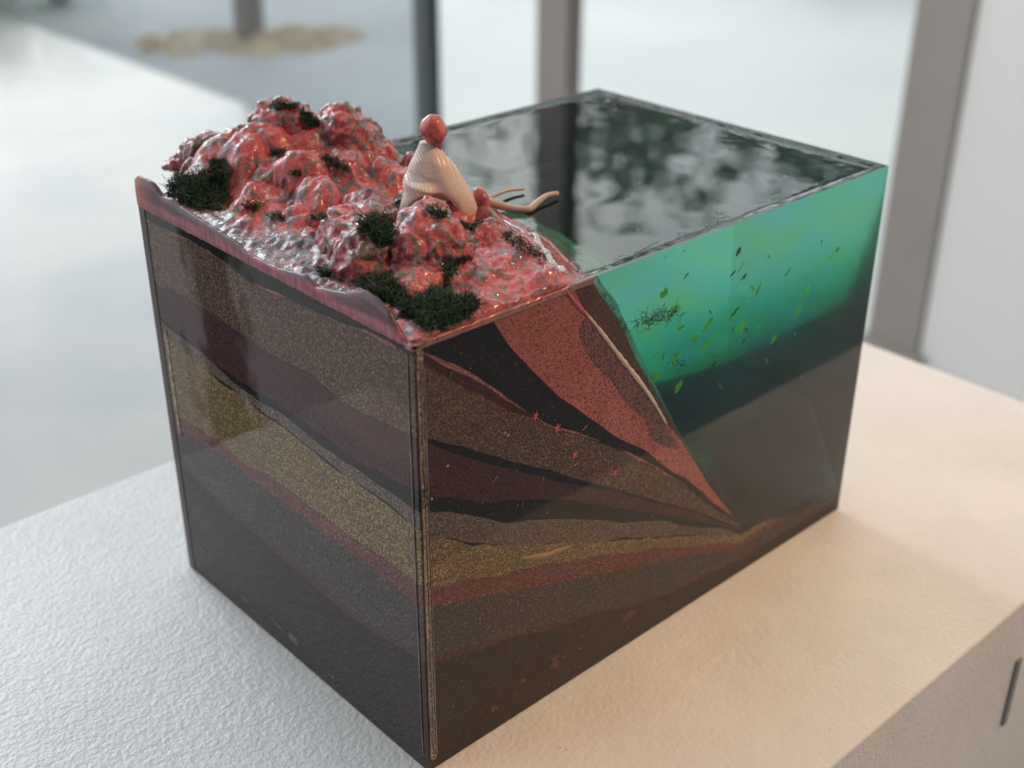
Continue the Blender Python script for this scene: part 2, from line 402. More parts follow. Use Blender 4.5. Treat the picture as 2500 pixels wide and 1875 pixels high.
def terrain_mat():
    t = NT('painted_terrain')
    r = t.attr('ridge')
    n1 = t.noise(110, 5, .65, .6); n2 = t.noise(260, 4, .7, .4); n3 = t.noise(45, 3, .5); n4 = t.noise(700, 3, .7)
    c = t.mix(t.ramp(n2, [(.35, 0), (.68, 1)]), (.68, .066, .086), (.76, .20, .20))
    c = t.mix(t.ramp(n1, [(.38, .75), (.52, 0)]), c, (.32, .030, .035))
    m = t.math('ADD', t.math('MULTIPLY', r, .9), t.math('MULTIPLY', n3, .75))
    gm = t.ramp(m, [(.60, 0), (.70, .9)])
    gc = t.mix(t.ramp(t.noise(70, 3, .6), [(.42, 0), (.58, 1)]), (.17, .115, .15), (.17, .165, .095))
    c = t.mix(gm, c, gc)
    # graphite grey belt along the left rim
    x = t.sep(0); y = t.sep(1); z = t.sep(2)
    belt = t.math('ADD', x, t.math('MULTIPLY', t.math('SUBTRACT', n1, .5), .030))
    yy = t.math('MULTIPLY', t.math('SUBTRACT', y, .078), 38.)
    blg = t.math('POWER', 2.718, t.math('MULTIPLY', t.math('MULTIPLY', yy, yy), -1.))
    belt = t.math('SUBTRACT', belt, t.math('MULTIPLY', blg, .013))
    bm_ = t.ramp(t.math('MULTIPLY', belt, 30), [(.10, 1), (.34, 0)])
    gr = t.mix(t.ramp(n2, [(.45, 0), (.6, 1)]), (.05, .05, .065), (.20, .19, .22))
    gr = t.mix(t.ramp(t.noise(380, 3, .6), [(.56, 0), (.62, .9)]), gr, (.50, .07, .06))
    c = t.mix(bm_, c, gr)
    # under water: olive scum then deep green black paint
    dep = t.math('SUBTRACT', H - .0005, z)
    uw = t.ramp(t.math('ADD', t.math('MULTIPLY', dep, 30), t.math('MULTIPLY', t.math('SUBTRACT', n3, .5), .25)), [(.0, 0), (.25, .75), (.6, 1)])
    deep = t.mix(t.ramp(n3, [(.4, 0), (.65, 1)]), (.04, .17, .10), (.20, .30, .06))
    deep = t.mix(t.ramp(t.math('MULTIPLY', dep, 9), [(.5, 0), (.95, 1)]), deep, (.004, .012, .028))
    c = t.mix(uw, c, deep)
    b = t.bump(t.noise(360, 5, .7, .6), .9, .0020)
    b = t.bump(t.ramp(t.noise(800, 3, .6, 1.), [(.45, 0), (.6, 1)]), .5, .0006, b)
    uwi = t.math('SUBTRACT', 1., uw)
    c = t.mix(t.math('MULTIPLY', uwi, t.ramp(t.noise(520, 4, .7, .8, co=t.mapping(loc=(1, 4, 2))), [(.33, .6), (.43, 0)])), c, (.13, .014, .026))
    c = t.mix(t.math('MULTIPLY', uwi, t.ramp(t.noise(620, 3, .6, .5, co=t.mapping(loc=(6, 4, 2))), [(.60, 0), (.68, .6)])), c, (.78, .40, .34))
    b = t.bump(t.noise(1500, 3, .7), .25, .0005, b)
    return t.set(color=c, rough=t.ramp(n1, [(.3, .28), (.7, .55)]), spec=.6, coat=.9, coatrough=.09, normal=b, coatnormal=t.bump(t.noise(330, 4, .6, .5), .6, .0012),
                 metal=0.)
V, F, rid = terrain()
TER = mesh_obj('painted_terrain', V, F, terrain_mat(), D, True)
set_ridge(TER.data, rid)
tag(TER, 'lumpy coral red ground that runs down under the green water')

# --- boulders
def blob_mesh(blobs, voxel=.0007, amp=1.0):
    bm = bmesh.new()
    for (c, r, sc) in blobs:
        m = Matrix.Translation(c) @ Matrix.Diagonal((*sc, 1)) @ Matrix.Scale(r, 4)
        bmesh.ops.create_icosphere(bm, subdivisions=3, radius=1, matrix=m)
    me = bpy.data.meshes.new('tmp'); bm.to_mesh(me); bm.free()
    o = bpy.data.objects.new('tmp', me); COL.objects.link(o)
    md = o.modifiers.new('r', 'REMESH'); md.mode = 'VOXEL'; md.voxel_size = voxel
    sm = o.modifiers.new('s', 'SMOOTH'); sm.iterations = 6; sm.factor = .6
    dg = bpy.context.evaluated_depsgraph_get(); dg.update()
    me2 = bpy.data.meshes.new_from_object(o.evaluated_get(dg))
    bpy.data.objects.remove(o); bpy.data.meshes.remove(me)
    n = len(me2.vertices); co = np.empty(n * 3, np.float32); me2.vertices.foreach_get('co', co); co = co.reshape(-1, 3)
    no = np.empty(n * 3, np.float32); me2.vertices.foreach_get('normal', no); no = no.reshape(-1, 3)
    rid = np.zeros(n)
    for i in range(n):
        a, b, c = ridgev(co[i]); rid[i] = max(0, a - .45) * .9 + max(0, b - .5) * .4
        d = noise.noise(Vector(co[i]) * 260)
        c1, e1 = cells(Vector(co[i]), .0058, 3); co[i] += no[i] * amp * (.0004 * c1 * e1 - .0002 + .0010 * a + .0005 * b + .0016 * c + .0013 * d + .0006 * noise.noise(Vector(co[i]) * 620) - .0006)
    me2.vertices.foreach_set('co', co.ravel()); me2.update()
    set_ridge(me2, rid)
    return me2
def P(px, py, h): return Vector(onz(px, py, H + h))
def boulder(blobs, label):
    L = []; rr_ = random.Random(len(label))
    for b in blobs:
        px, py, h, r = b[:4]; sc = b[4] if len(b) > 4 else (1, 1, 1)
        big = 1.34 if 'front' in label else 1.18
        L.append((P(px, py, h), r * big, sc))
        for k in range(5):
            d = Vector((rr_.gauss(0, 1), rr_.gauss(0, 1), rr_.gauss(.2, 1))).normalized()
            L.append((P(px, py, h) + Vector((d.x * sc[0], d.y * sc[1], d.z * sc[2])) * r * (big - .16), r * rr_.uniform(.22, .46), (1, 1, 1)))
    o = link_mesh('boulder', blob_mesh(L), ROCK, D, True)
    return tag(o, label)
BLD = []
BLD.append(boulder([(612, 278, .021, .0095), (600, 262, .024, .007), (640, 270, .023, .007), (610, 305, .015, .011)], 'tall round boulder with moss on its crown at the back'))
BLD.append(boulder([(735, 285, .020, .0085), (715, 300, .016, .008), (770, 320, .014, .0095), (800, 360, .008, .0100), (760, 350, .009, .011), (825, 400, .003, .0075), (745, 268, .022, .006)], 'long craggy boulder sloping down to the right at the back'))
BLD.append(boulder([(525, 297, .018, .0042), (505, 308, .015, .0048), (545, 312, .015, .004)], 'small ridge rock left of the tall boulder'))
BLD.append(boulder([(455, 322, .014, .005), (430, 338, .011, .006), (490, 335, .011, .005), (395, 355, .007, .005)], 'low left ridge rock on the skyline'))
BLD.append(boulder([(668, 330, .014, .006), (650, 352, .010, .0072), (690, 345, .011, .006), (640, 335, .012, .005)], 'peaked rock in the middle of the heap'))
BLD.append(boulder([(600, 400, .008, .0082), (570, 385, .009, .007), (615, 425, .004, .0075), (640, 395, .007, .006)], 'broad lump left of the middle of the heap'))
BLD.append(boulder([(530, 400, .007, .0058), (515, 425, .003, .006), (550, 415, .004, .005)], 'lump right of the left moss clump'))
BLD.append(boulder([(700, 415, .005, .0072), (745, 395, .006, .0065), (720, 440, .001, .006), (675, 400, .006, .005)], 'round lump in the centre above the hollow'))
BLD.append(boulder([(530, 478, .002, .0040), (512, 488, .001, .0036), (556, 492, .001, .0036)], 'little dark rock near the left rim'))
BLD.append(boulder([(745, 487, .009, .0052), (738, 515, .006, .0058), (768, 520, .007, .0066), (800, 548, .007, .0076), (785, 572, .004, .0072), (828, 568, .004, .0058)], 'front left boulder with a narrow humped top'))
BLD.append(boulder([(915, 510, .011, .0080), (900, 545, .007, .0085), (945, 545, .007, .0080), (925, 480, .014, .0055), (880, 530, .008, .006), (900, 585, .003, .0062), (945, 582, .003, .0060), (893, 606, .001, .0050), (900, 628, -.001, .0038), (955, 606, .001, .0044)], 'front centre boulder standing on two stubby feet'))
BLD.append(boulder([(1046, 522, .005, .0050), (1032, 540, .003, .0050), (1062, 545, .002, .0046)], 'front right boulder with a dark navy stain'))
BLD.append(boulder([(1040, 608, -.002, .0085, (1.5, 1.1, .45)), (1085, 585, -.002, .0085, (1.4, 1, .4)), (1000, 590, -.001, .005)], 'flat coral shelf beside the front right boulder'))
BLD.append(boulder([(700, 478, .003, .0042, (1.4, 1, .7)), (640, 487, .001, .005, (1.5, 1, .6))], 'low grey topped swelling in front of the hollow'))
BLD.append(boulder([(805, 462, .004, .0036), (825, 468, .004, .0034), (785, 470, .003, .003)], 'green topped pebble behind the hollow of moss'))

# --- painted rim along the left face, standing above the block's flat top
def rim():
    ty, tz = pol_fl([(288, 390), (297, 378), (315, 386), (329, 394), (349, 424), (372, 430), (385, 444), (442, 480), (496, 514), (544, 552), (598, 578), (659, 594), (681, 620), (745, 632), (784, 626), (809, 642), (841, 674), (864, 722), (880, 745), (893, 750)])
    n = 150; V = []; F = []
    for i in range(n):
        y = -.0003 + (B + .0006) * i / (n - 1)
        zt = float(np.interp(y, ty, tz)) + .0003 * noise.noise(Vector((y * 500, 0, 0)))
        zt = max(zt, H + .0004)
        w = .0014 + .0007 * noise.noise(Vector((y * 200, 5, 0)))
        zb = H - .0006 - .0006 * abs(noise.noise(Vector((y * 240, 3, 1))))
        ox = -.00035
        V += [(ox, y, zb), (ox - .0001, y, zb + (zt - zb) * .5), (ox + .0001, y, zt - .0004), (ox + .0006, y, zt), (w, y, zt - .0006), (w + .0006, y, H - .001)]
    for i in range(n - 1):
        for k in range(5): F.append((i * 6 + k, (i + 1) * 6 + k, (i + 1) * 6 + k + 1, i * 6 + k + 1))
        F.append((i * 6 + 5, (i + 1) * 6 + 5, (i + 1) * 6, i * 6))
    F.append((5, 4, 3, 2, 1, 0)); q = (n - 1) * 6; F.append(tuple(q + k for k in range(6)))
    F = [tuple(reversed(f)) for f in F]
    t = NT('magenta_brushed_paint')
    st = t.noise(600, 4, .6, co=t.mapping((1, 1.0, .22), rot=(.35, 0, 0)))
    c = t.mix(t.ramp(st, [(.35, 0), (.65, 1)]), (.16, .028, .055), (.42, .10, .15))
    y = t.sep(1); z = t.sep(2)
    n1 = t.noise(60, 4, .6)
    # greyed upper lip towards the front, orange tint at the far end
    m = t.math('ADD', t.math('MULTIPLY', t.math('SUBTRACT', z, H), 120), t.math('MULTIPLY', t.math('SUBTRACT', n1, .5), .9))
    c = t.mix(t.ramp(m, [(.34, 0), (.50, .85)]), c, (.055, .030, .042))
    c = t.mix(t.ramp(t.math('MULTIPLY', y, 1 / B), [(.93, 0), (.985, .7)]), c, (.50, .14, .08))
    c = t.mix(t.ramp(t.noise(300, 3), [(.66, 0), (.7, .8)]), c, (.05, .02, .03))
    mat = t.set(color=c, rough=.5, coat=.25, coatrough=.15, normal=t.bump(st, .35, .0006))
    o = mesh_obj('painted_rim', V, F, mat, D, True)
    return tag(o, 'wavy magenta painted rim along the left top edge')
rim()
def frontrim():
    # thin coral lip that runs along the land part of the front top edge
    n = 90; V = []; F = []
    x1 = onfr(1285, 600)[0]
    for i in range(n):
        x = -.0003 + (x1 + .0003) * i / (n - 1)
        e = noise.noise(Vector((x * 300, 0, 9))); e2 = noise.noise(Vector((x * 700, 4, 9)))
        zt = H + .0006 + .0004 * e + .0003 * e2; w = .0022 + .0006 * e
        zb = H - .0013 - .0003 * e2
        V += [(x, -.0003, zb), (x, -.0003, zt - .0003), (x, .0002, zt), (x, w, zt + .0002 * e2), (x, w + .0008, H - .0012)]
    for i in range(n - 1):
        for k in range(4): F.append((i * 5 + k, (i + 1) * 5 + k, (i + 1) * 5 + k + 1, i * 5 + k + 1))
        F.append((i * 5 + 4, (i + 1) * 5 + 4, (i + 1) * 5, i * 5))
    F.append((4, 3, 2, 1, 0)); q = (n - 1) * 5; F.append(tuple(q + k for k in range(5)))
    t = NT('coral_lip_paint'); nn = t.noise(400, 4, .6)
    c = t.mix(t.ramp(nn, [(.4, 0), (.6, 1)]), (.17, .06, .05), (.42, .11, .08))
    c = t.mix(t.ramp(t.noise(60, 3), [(.45, 0), (.6, .8)]), c, (.11, .075, .06))
    return tag(mesh_obj('painted_lip', V, F, t.set(color=c, rough=.35, coat=.8, coatrough=.08, normal=t.bump(nn, .4, .0006)), D, True),
               'coral lip along the front top edge of the land')
frontrim()

# --- the front corner: clear edge with glitter sand showing through
def corner():
    w = onfr(932, 1327)[0]; yl = onfl(903, 1327)[1]
    t = NT('glitter_corner'); z = t.sep(2)
    heights = [float(np.interp(0, *pol_fr(FR_CURVES[k]))) for k in ('b1', 'b2', 'b4', 'b5', 'b7', 'b8', 'b9')]
    cols = [(.12, .012, .012), (.17, .075, .045), (.14, .022, .022), (.02, .014, .014), (.34, .215, .07), (.20, .045, .04), (.11, .085, .07), (.045, .03, .028)]
    stops = []
    hs = [H] + heights + [0]
    for i, c in enumerate(reversed(cols)):
        lo = list(reversed(hs))[i] / H
        stops.append((max(0, lo), c))
    c = t.ramp(t.math('MULTIPLY', z, 1 / H), stops, 'CONSTANT')
    g = t.sep(0, t.voro(1900, 'Color'))
    c = t.mix(t.ramp(g, [(.3, .6), (.36, 0)]), c, tuple([.012, .008, .008]))
    sp = t.ramp(g, [(.68, 0), (.74, 1)])
    c = t.mix(t.math('MULTIPLY', sp, .6), c, (.75, .62, .42))
    mat = t.set(color=c, rough=t.ramp(g, [(.7, .5), (.85, .15)]), metal=t.math('MULTIPLY', sp, .5), coat=1., coatrough=.02, normal=t.bump(t.voro(1900), .5, .0006))
    x0 = .0012
    o = box_obj('corner_strip', (x0, -.0002, .004), (w, .001, H - .0012), mat, D)
    tag(o, 'glittering clear strip down the front corner')
    t = NT('acrylic_edge'); n = t.noise(900, 3)
    em = t.set(color=t.mix(t.ramp(t.noise(140, 3, co=t.mapping((1, 1, .5))), [(.4, 0), (.6, 1)]), (.10, .07, .07), (.30, .24, .23)), rough=.3, coat=.5, normal=t.bump(n, .5, .0004))
    for nm, a, b in (('glue_line', w - .00005, w + .00022), ('glue_line', w - .0011, w - .00095), ('glue_line', .0009, .00115)):
        bm = bmesh.new(); k = 60; vs = []
        for i in range(k + 1):
            z = .006 + (H - .0075 - .006) * i / k; e = .00012 * noise.noise(Vector((z * 400, a * 9000, 0)))
            vs.append([bm.verts.new(q) for q in ((a + e, .0004, z), (a + e, -.00042, z), (b + e, -.00042, z), (b + e, .0004, z))])
        for i in range(k):
            for j in range(4): bm.faces.new((vs[i][j], vs[i][(j + 1) % 4], vs[i + 1][(j + 1) % 4], vs[i + 1][j]))
        bm.faces.new(vs[0][::-1]); bm.faces.new(vs[-1])
        bm_obj(nm, bm, em, D)
    bm = bmesh.new(); box(bm, (-.0004, yl - .00012, .006), (.0004, yl + .00012, H - .003)); bm_obj('glue_line', bm, em, D)
    # side wall of the clear case, seen as a paler stripe on the left face
    t = NT('acrylic_wall'); n = t.noise(40, 3)
    wm = t.set(color=t.mix(n, (.035, .024, .024), (.07, .05, .05)), rough=.5, spec=.2, coat=.5, coatrough=.03)
    box_obj('acrylic_wall', (-.00025, B - .0042, 0), (.0012, B + .0002, H - .0009), wm, D, .00015)
    # sparkling seam next to the far left wall
    t = NT('glitter_seam'); g = t.sep(0, t.voro(2200, 'Color')); nb = t.noise(30, 3)
    gm = t.set(color=t.mix(t.ramp(g, [(.55, 0), (.65, 1)]), (.16, .12, .07), (.62, .55, .40)), rough=.25, coat=1, metal=.3)
    bm = bmesh.new(); k = 70
    za, zb = onfl(340, 700)[2], onfl(372, 925)[2]
    vs = []
    for i in range(k + 1):
        z = zb + (za - zb) * i / k; w2 = .0005 + .0004 * noise.noise(Vector((z * 300, 0, 0))); yy = B - .0078 + .0005 * noise.noise(Vector((z * 90, 4, 0)))
        vs.append([bm.verts.new(q) for q in ((.0004, yy - w2, z), (-.0003, yy - w2, z), (-.0003, yy + w2, z), (.0004, yy + w2, z))])
    for i in range(k):
        for j in range(4): bm.faces.new((vs[i][j], vs[i][(j + 1) % 4], vs[i + 1][(j + 1) % 4], vs[i + 1][j]))
    bm.faces.new(vs[0][::-1]); bm.faces.new(vs[-1])
    bmesh.ops.recalc_face_normals(bm, faces=bm.faces[:])
    bm_obj('glitter_seam', bm, gm, D)
corner()

# --- cream coloured seam that edges the coral wedge on the front face, and its pink head
def ribbon(name, pts, w, mat, parent, y=-.00035, label=None, plane='fr'):
    f = onfr if plane == 'fr' else onfl
    n = 10; P_ = [Vector(f(*p)) for p in pts]
    V = []; F = []; k = 0; tot = len(P_) - 1
    for s in range(tot):
        for i in range(n + (s == tot - 1)):
            u = i / n; c = P_[s].lerp(P_[s + 1], u); d = (P_[s + 1] - P_[s]).normalized()
            g = (s + u) / tot
            ww = w * (.35 + .65 * math.sin(math.pi * min(1, max(0, g * .96 + .02)))) * (1 + .5 * noise.noise(c * 500))
            if plane == 'fr': nn = Vector((-d.z, 0, d.x)); off = Vector((0, y, 0))
            else: nn = Vector((0, -d.z, d.y)); off = Vector((y, 0, 0))
            a, b = c + nn * ww, c - nn * ww
            V += [a - off * .8, a + off, c + off * 1.6, b + off, b - off * .8]; k += 1
    for i in range(k - 1):
        for j in range(4): F.append((i * 5 + j, (i + 1) * 5 + j, (i + 1) * 5 + j + 1, i * 5 + j + 1))
        F.append((i * 5 + 4, (i + 1) * 5 + 4, (i + 1) * 5, i * 5))
    o = mesh_obj(name, V, F, mat, parent, True)
    return tag(o, label)
cream = simple('cream_resin', (.60, .47, .38), .35, .2, 300, coat=.6)
ribbon('cream_seam', [(1262, 672), (1290, 706), (1325, 752), (1340, 772), (1380, 822), (1400, 850), (1420, 882), (1438, 914)], .00080, cream, D, label='wavy cream seam on the right side of the coral wedge')
pinkm = simple('hot_pink_resin', (.55, .06, .09), .3, .2, 300, coat=.8)
ribbon('pink_seam', [(1222, 626), (1240, 650), (1256, 668), (1272, 682)], .0006, pinkm, D, label='hot pink head of the cream seam')
# brown bank between seam and water, seen through the front wall
bank = sand('brown_bank_sand', (.115, .062, .043), (.03, .02, .02), (.2, .1, .08), .3, .06)
def patch(name, pts, mat, y=-.00012, label=None, plane='fr', bulge=0):
    f = onfr if plane == 'fr' else onfl
    bm = bmesh.new(); off = Vector((0, y, 0)) if plane == 'fr' else Vector((y, 0, 0))
    v = [bm.verts.new(Vector(f(*p)) + off) for p in pts]; w = [bm.verts.new(Vector(f(*p)) - off * 6) for p in pts]
    n = len(v); bm.faces.new(v); bm.faces.new(w[::-1])
    for i in range(n): bm.faces.new((v[i], w[i], w[(i + 1) % n], v[(i + 1) % n]))
    bmesh.ops.recalc_face_normals(bm, faces=bm.faces[:])
    return tag(bm_obj(name, bm, mat, D), label)
patch('brown_bank', [(1238, 618), (1276, 606), (1312, 660), (1350, 722), (1375, 783), (1430, 873), (1468, 945), (1440, 914), (1402, 850), (1380, 822), (1340, 772), (1290, 705), (1262, 665)], bank, label='brown muddy bank between the cream seam and the water')
greyz = sand('grey_stain_sand', (.25, .115, .105), (.03, .02, .02), (.24, .12, .11), .38, .08)
patch('grey_stain', [(1262, 690), (1290, 712), (1340, 778), (1390, 842), (1440, 922), (1470, 968), (1450, 972), (1408, 950), (1392, 905), (1350, 870), (1322, 822), (1285, 790), (1258, 745), (1250, 715)], greyz, y=-.00006, label='greyish stain in the coral wedge')

# --- water: one clear green solid
def water():
    ux = np.unique(np.concatenate([np.linspace(.052, A, 120), A - np.linspace(0, .006, 14)]))
    uy = np.unique(np.concatenate([np.linspace(0, B, 90), np.linspace(0, .006, 14), B - np.linspace(0, .006, 14)]))
    nx, ny = len(ux), len(uy)
    V = []; 
    top = np.zeros((nx, ny)); bot = np.zeros((nx, ny))
    for i, x in enumerate(ux):
        for j, y in enumerate(uy):
            d = min(A - x, y, B - y)
            n1 = noise.noise(Vector((x * 260, y * 260, 0))); n2 = noise.noise(Vector((x * 60, y * 60, 4)))
            wall = .0009 if d < .0017 else .0009 * math.exp(-((d - .0017) / .0011))
            m = .00035 * math.exp(-((d - .0030) / .0010) ** 2) * (1 + 1.5 * n1)
            z = H + wall + m - .0002
            if d > .0017: z += .00003 * n2 * min(1, d / .02)
            e = math.exp(-min(A - x, y * 1.6) / .008); z += e * .00011 * n1 * (d > .0017)
            sh = x - float(shift(y)) - _gx[0]
            z += .00010 * math.exp(-abs(sh) / .006) * noise.noise(Vector((x * 420, y * 420, 2)))
            top[i, j] = z
            bot[i, j] = min(float(ground(np.array(x), np.array(y))) - .0002, H - .0012)
    n = nx * ny
    for zz in (top, bot):
        for i in range(nx):
            for j in range(ny): V.append((ux[i], uy[j], zz[i, j]))
    F = []
    ix = lambda i, j: i * ny + j
    for i in range(nx - 1):
        for j in range(ny - 1):
            q = (ix(i, j), ix(i + 1, j), ix(i + 1, j + 1), ix(i, j + 1)); F.append(q); F.append(tuple(n + k for k in q[::-1]))
    def wall_(l):
        for a, b in zip(l[:-1], l[1:]): F.append((a, a + n, b + n, b))
    wall_([ix(i, 0) for i in range(nx)][::-1]); wall_([ix(nx - 1, j) for j in range(ny)][::-1])
    wall_([ix(i, ny - 1) for i in range(nx)]); wall_([ix(0, j) for j in range(ny)])
    t = NT('green_resin'); 
    t.n.remove(t.p)
    g = t.n.new('ShaderNodeBsdfGlass'); g.inputs['IOR'].default_value = 1.49; g.inputs['Roughness'].default_value = 0.0
    g.inputs['Color'].default_value = (1, 1, 1, 1)
    t.L(g.outputs[0], t.out.inputs[0])
    
    va = t.n.new('ShaderNodeVolumeAbsorption'); va.inputs['Color'].default_value = (0, .68, .59, 1)
    # the resin was poured in tinted coats: clear green on top, deep blue green below
    zz = t.math('ADD', t.sep(2), t.math('MULTIPLY', t.math('SUBTRACT', t.noise(26, 2, .5, co=t.mapping((1, 1, 2.2))), .5), .030))
    den = t.math('MULTIPLY', t.ramp(t.math('MULTIPLY', zz, 1 / H), [(.28, 1), (.42, .50), (.54, .20), (.68, .085), (1, .10)]), 108)
    cf = t.ramp(t.noise(62, 4, .65, .8, co=t.mapping((.6, .6, 1.5))), [(.44, (0, .82, .75)), (.52, (.0, .82, .64)), (.60, (.18, .84, .22))]); cf = t.mix(t.ramp(t.math('MULTIPLY', zz, 1 / H), [(.32, .85), (.52, 0)]), cf, (0, .62, .74)); t.L(cf, va.inputs['Color'])
    vs = t.n.new('ShaderNodeVolumeScatter'); vs.inputs['Color'].default_value = (.03, .95, .60, 1); vs.inputs['Density'].default_value = .9
    ad = t.n.new('ShaderNodeAddShader')
    t.L(den, va.inputs['Density'])
    t.L(va.outputs[0], ad.inputs[0]); t.L(vs.outputs[0], ad.inputs[1]); t.L(ad.outputs[0], t.out.inputs[1])
    # the far long side is satin, not polished
    t.L(t.math('ADD', t.math('MULTIPLY', t.math('GREATER_THAN', t.sep(1), B - .0003), .14), t.math('MULTIPLY', t.math('GREATER_THAN', t.sep(0), A - .0003), .10)), g.inputs['Roughness'])
    o = mesh_obj('resin_water', V, F, t.m, D)
    me = o.data
    for p in me.polygons:
        if p.normal.z > .5: p.use_smooth = False
    nrm = [abs(p.normal.z) > .5 for p in me.polygons]
    me.polygons.foreach_set('use_smooth', nrm)
    # split sharp edges at the walls
    bm = bmesh.new(); bm.from_mesh(me)
    for e in bm.edges:
        if len(e.link_faces) == 2 and e.link_faces[0].normal.dot(e.link_faces[1].normal) < .5: e.smooth = False
    bm.to_mesh(me); bm.free()
    return tag(o, 'clear blue green resin water with a flat glossy surface')
WATER = water()

# --- leaf flakes and specks cast inside the water
def leaf_flakes():
    cols = [('yellow_green_flake', (.22, .44, .03)), ('green_flake', (.07, .20, .05)), ('dark_flake', (.02, .05, .03))]
    mats = []
    for n_, c_ in cols:
        m_ = simple(n_, c_, .6, .3, 500); nt = m_.node_tree; tl = nt.nodes.new('ShaderNodeBsdfTranslucent'); tl.inputs[0].default_value = (*[min(1, q * 2.2) for q in c_], 1)
        mx = nt.nodes.new('ShaderNodeMixShader'); mx.inputs[0].default_value = .6
        nt.links.new(nt.nodes['Principled BSDF'].outputs[0], mx.inputs[1]); nt.links.new(tl.outputs[0], mx.inputs[2]); nt.links.new(mx.outputs[0], nt.nodes['Material Output'].inputs[0]); mats.append(m_)
    def flake(c, r, mi, flat=False):
        k = random.choice((5, 6, 7, 9)); ax = Vector((random.gauss(0, 1), random.gauss(0, 1), random.gauss(0, 1) * .6)).normalized()
        if flat: ax = Vector((random.gauss(0, .3), -1, random.gauss(0, .3))).normalized()
        u = ax.orthogonal().normalized(); v = ax.cross(u)
        el = random.uniform(.22, .6); bm = bmesh.new(); vs = []
        for i in range(k * 2):
            a = i * math.pi / k; rr = r * (1 if i % 2 == 0 else random.uniform(.6, .9)) * random.uniform(.6, 1.2)
            vs.append(bm.verts.new(c + u * math.cos(a) * rr + v * math.sin(a) * rr * el))
        f = bm.faces.new(vs)
        ex = bmesh.ops.extrude_face_region(bm, geom=[f]); 
        for q in ex['geom']:
            if isinstance(q, bmesh.types.BMVert): q.co += ax * .00018
        bmesh.ops.recalc_face_normals(bm, faces=bm.faces[:])
        bm_obj('leaf_flake', bm, mats[mi], D)
    n = 0; tries = 0
    while n < 40 and tries < 4000:
        tries += 1
        x = random.uniform(.085, A - .006); y = abs(random.gauss(0, .035)) + .003; z = random.uniform(.055, H - .006)
        if y > B - .01: continue
        if z < float(ground(np.array(x), np.array(y))) + .004: continue
        # loose veil that drifts down to the right
        if abs((z - .118) + (x - .15) * .18) > .034: continue
        flake(Vector((x, y, z)), random.uniform(.0006, .0026), random.choices((0, 1, 2), (5, 3, 2))[0]); n += 1
    for (px, py, r, mi) in ((1480, 782, .0045, 0), (1515, 735, .0030, 0), (1465, 645, .003, 0), (1545, 705, .0045, 0), (1640, 560, .0025, 1), (1430, 775, .003, 0), (1560, 760, .004, 0), (1900 - 80, 560, .003, 0), (1500, 690, .004, 0), (1450, 830, .004, 0), (1640, 720, .004, 0), (1500, 850, .0035, 0), (1600, 680, .0035, 1), (1680, 640, .0035, 0), (1740, 600, .003, 0), (1700, 745, .0035, 0), (1760, 690, .003, 0)):
        c = Vector(onfr(px, py)); c.y = random.uniform(.006, .022); flake(c, r, mi, True)
leaf_flakes()

# --- moss
def moss_mat(name, a, b):
    t = NT(name); n = t.noise(500, 3)
    return t.set(color=t.mix(t.ramp(n, [(.35, 0), (.7, 1)]), a, b), rough=.65, spec=.35)
MOSS = moss_mat('dark_green_moss', (.010, .026, .017), (.055, .125, .060))
dgall = bpy.context.evaluated_depsgraph_get()
def bvh_of(objs):
    V = []; F = []
    for o in objs:
        k = len(V); V += [Vector(v.co) for v in o.data.vertices]; F += [tuple(i + k for i in p.vertices) for p in o.data.polygons]
    return BVHTree.FromPolygons(V, F)
BVH = bvh_of([TER] + BLD)
def hit(px, py):
    d = Vector(ray(px, py)).normalized(); l, n, i, dist = BVH.ray_cast(Vector(CAMP), d)
    return l, n
def strand(V, F, p, d, L, r, curl=.8, segs=7):
    pts = [p]; d = d.normalized()
    ax = Vector((random.gauss(0, 1), random.gauss(0, 1), random.gauss(0, 1))).normalized()
    ang = random.uniform(-curl, curl)
    for s in range(segs):
        d = (Matrix.Rotation(ang, 3, ax) @ d + Vector((random.gauss(0, .22), random.gauss(0, .22), random.gauss(0, .22)))).normalized()
        pts.append(pts[-1] + d * L / segs)
    base = len(V)
    for i, q in enumerate(pts):
        t = (pts[min(i + 1, segs)] - pts[max(i - 1, 0)]).normalized(); u = t.orthogonal().normalized(); w = t.cross(u)
        rr = r * (1 - .65 * i / segs)
        for k in range(3):
            a = k * 2.0944; V.append(q + u * math.cos(a) * rr + w * math.sin(a) * rr)
    for i in range(segs):
        for k in range(3):
            a = base + i * 3 + k; b = base + i * 3 + (k + 1) % 3; F.append((a, b, b + 3, a + 3))
    F.append((base, base + 2, base + 1)); e = base + segs * 3; F.append((e, e + 1, e + 2))
def inside(pt, poly):
    x, y = pt; c = False; j = len(poly) - 1
    for i in range(len(poly)):
        xi, yi = poly[i]; xj, yj = poly[j]
        if (yi > y) != (yj > y) and x < (xj - xi) * (y - yi) / (yj - yi) + xi: c = not c
        j = i
    return c
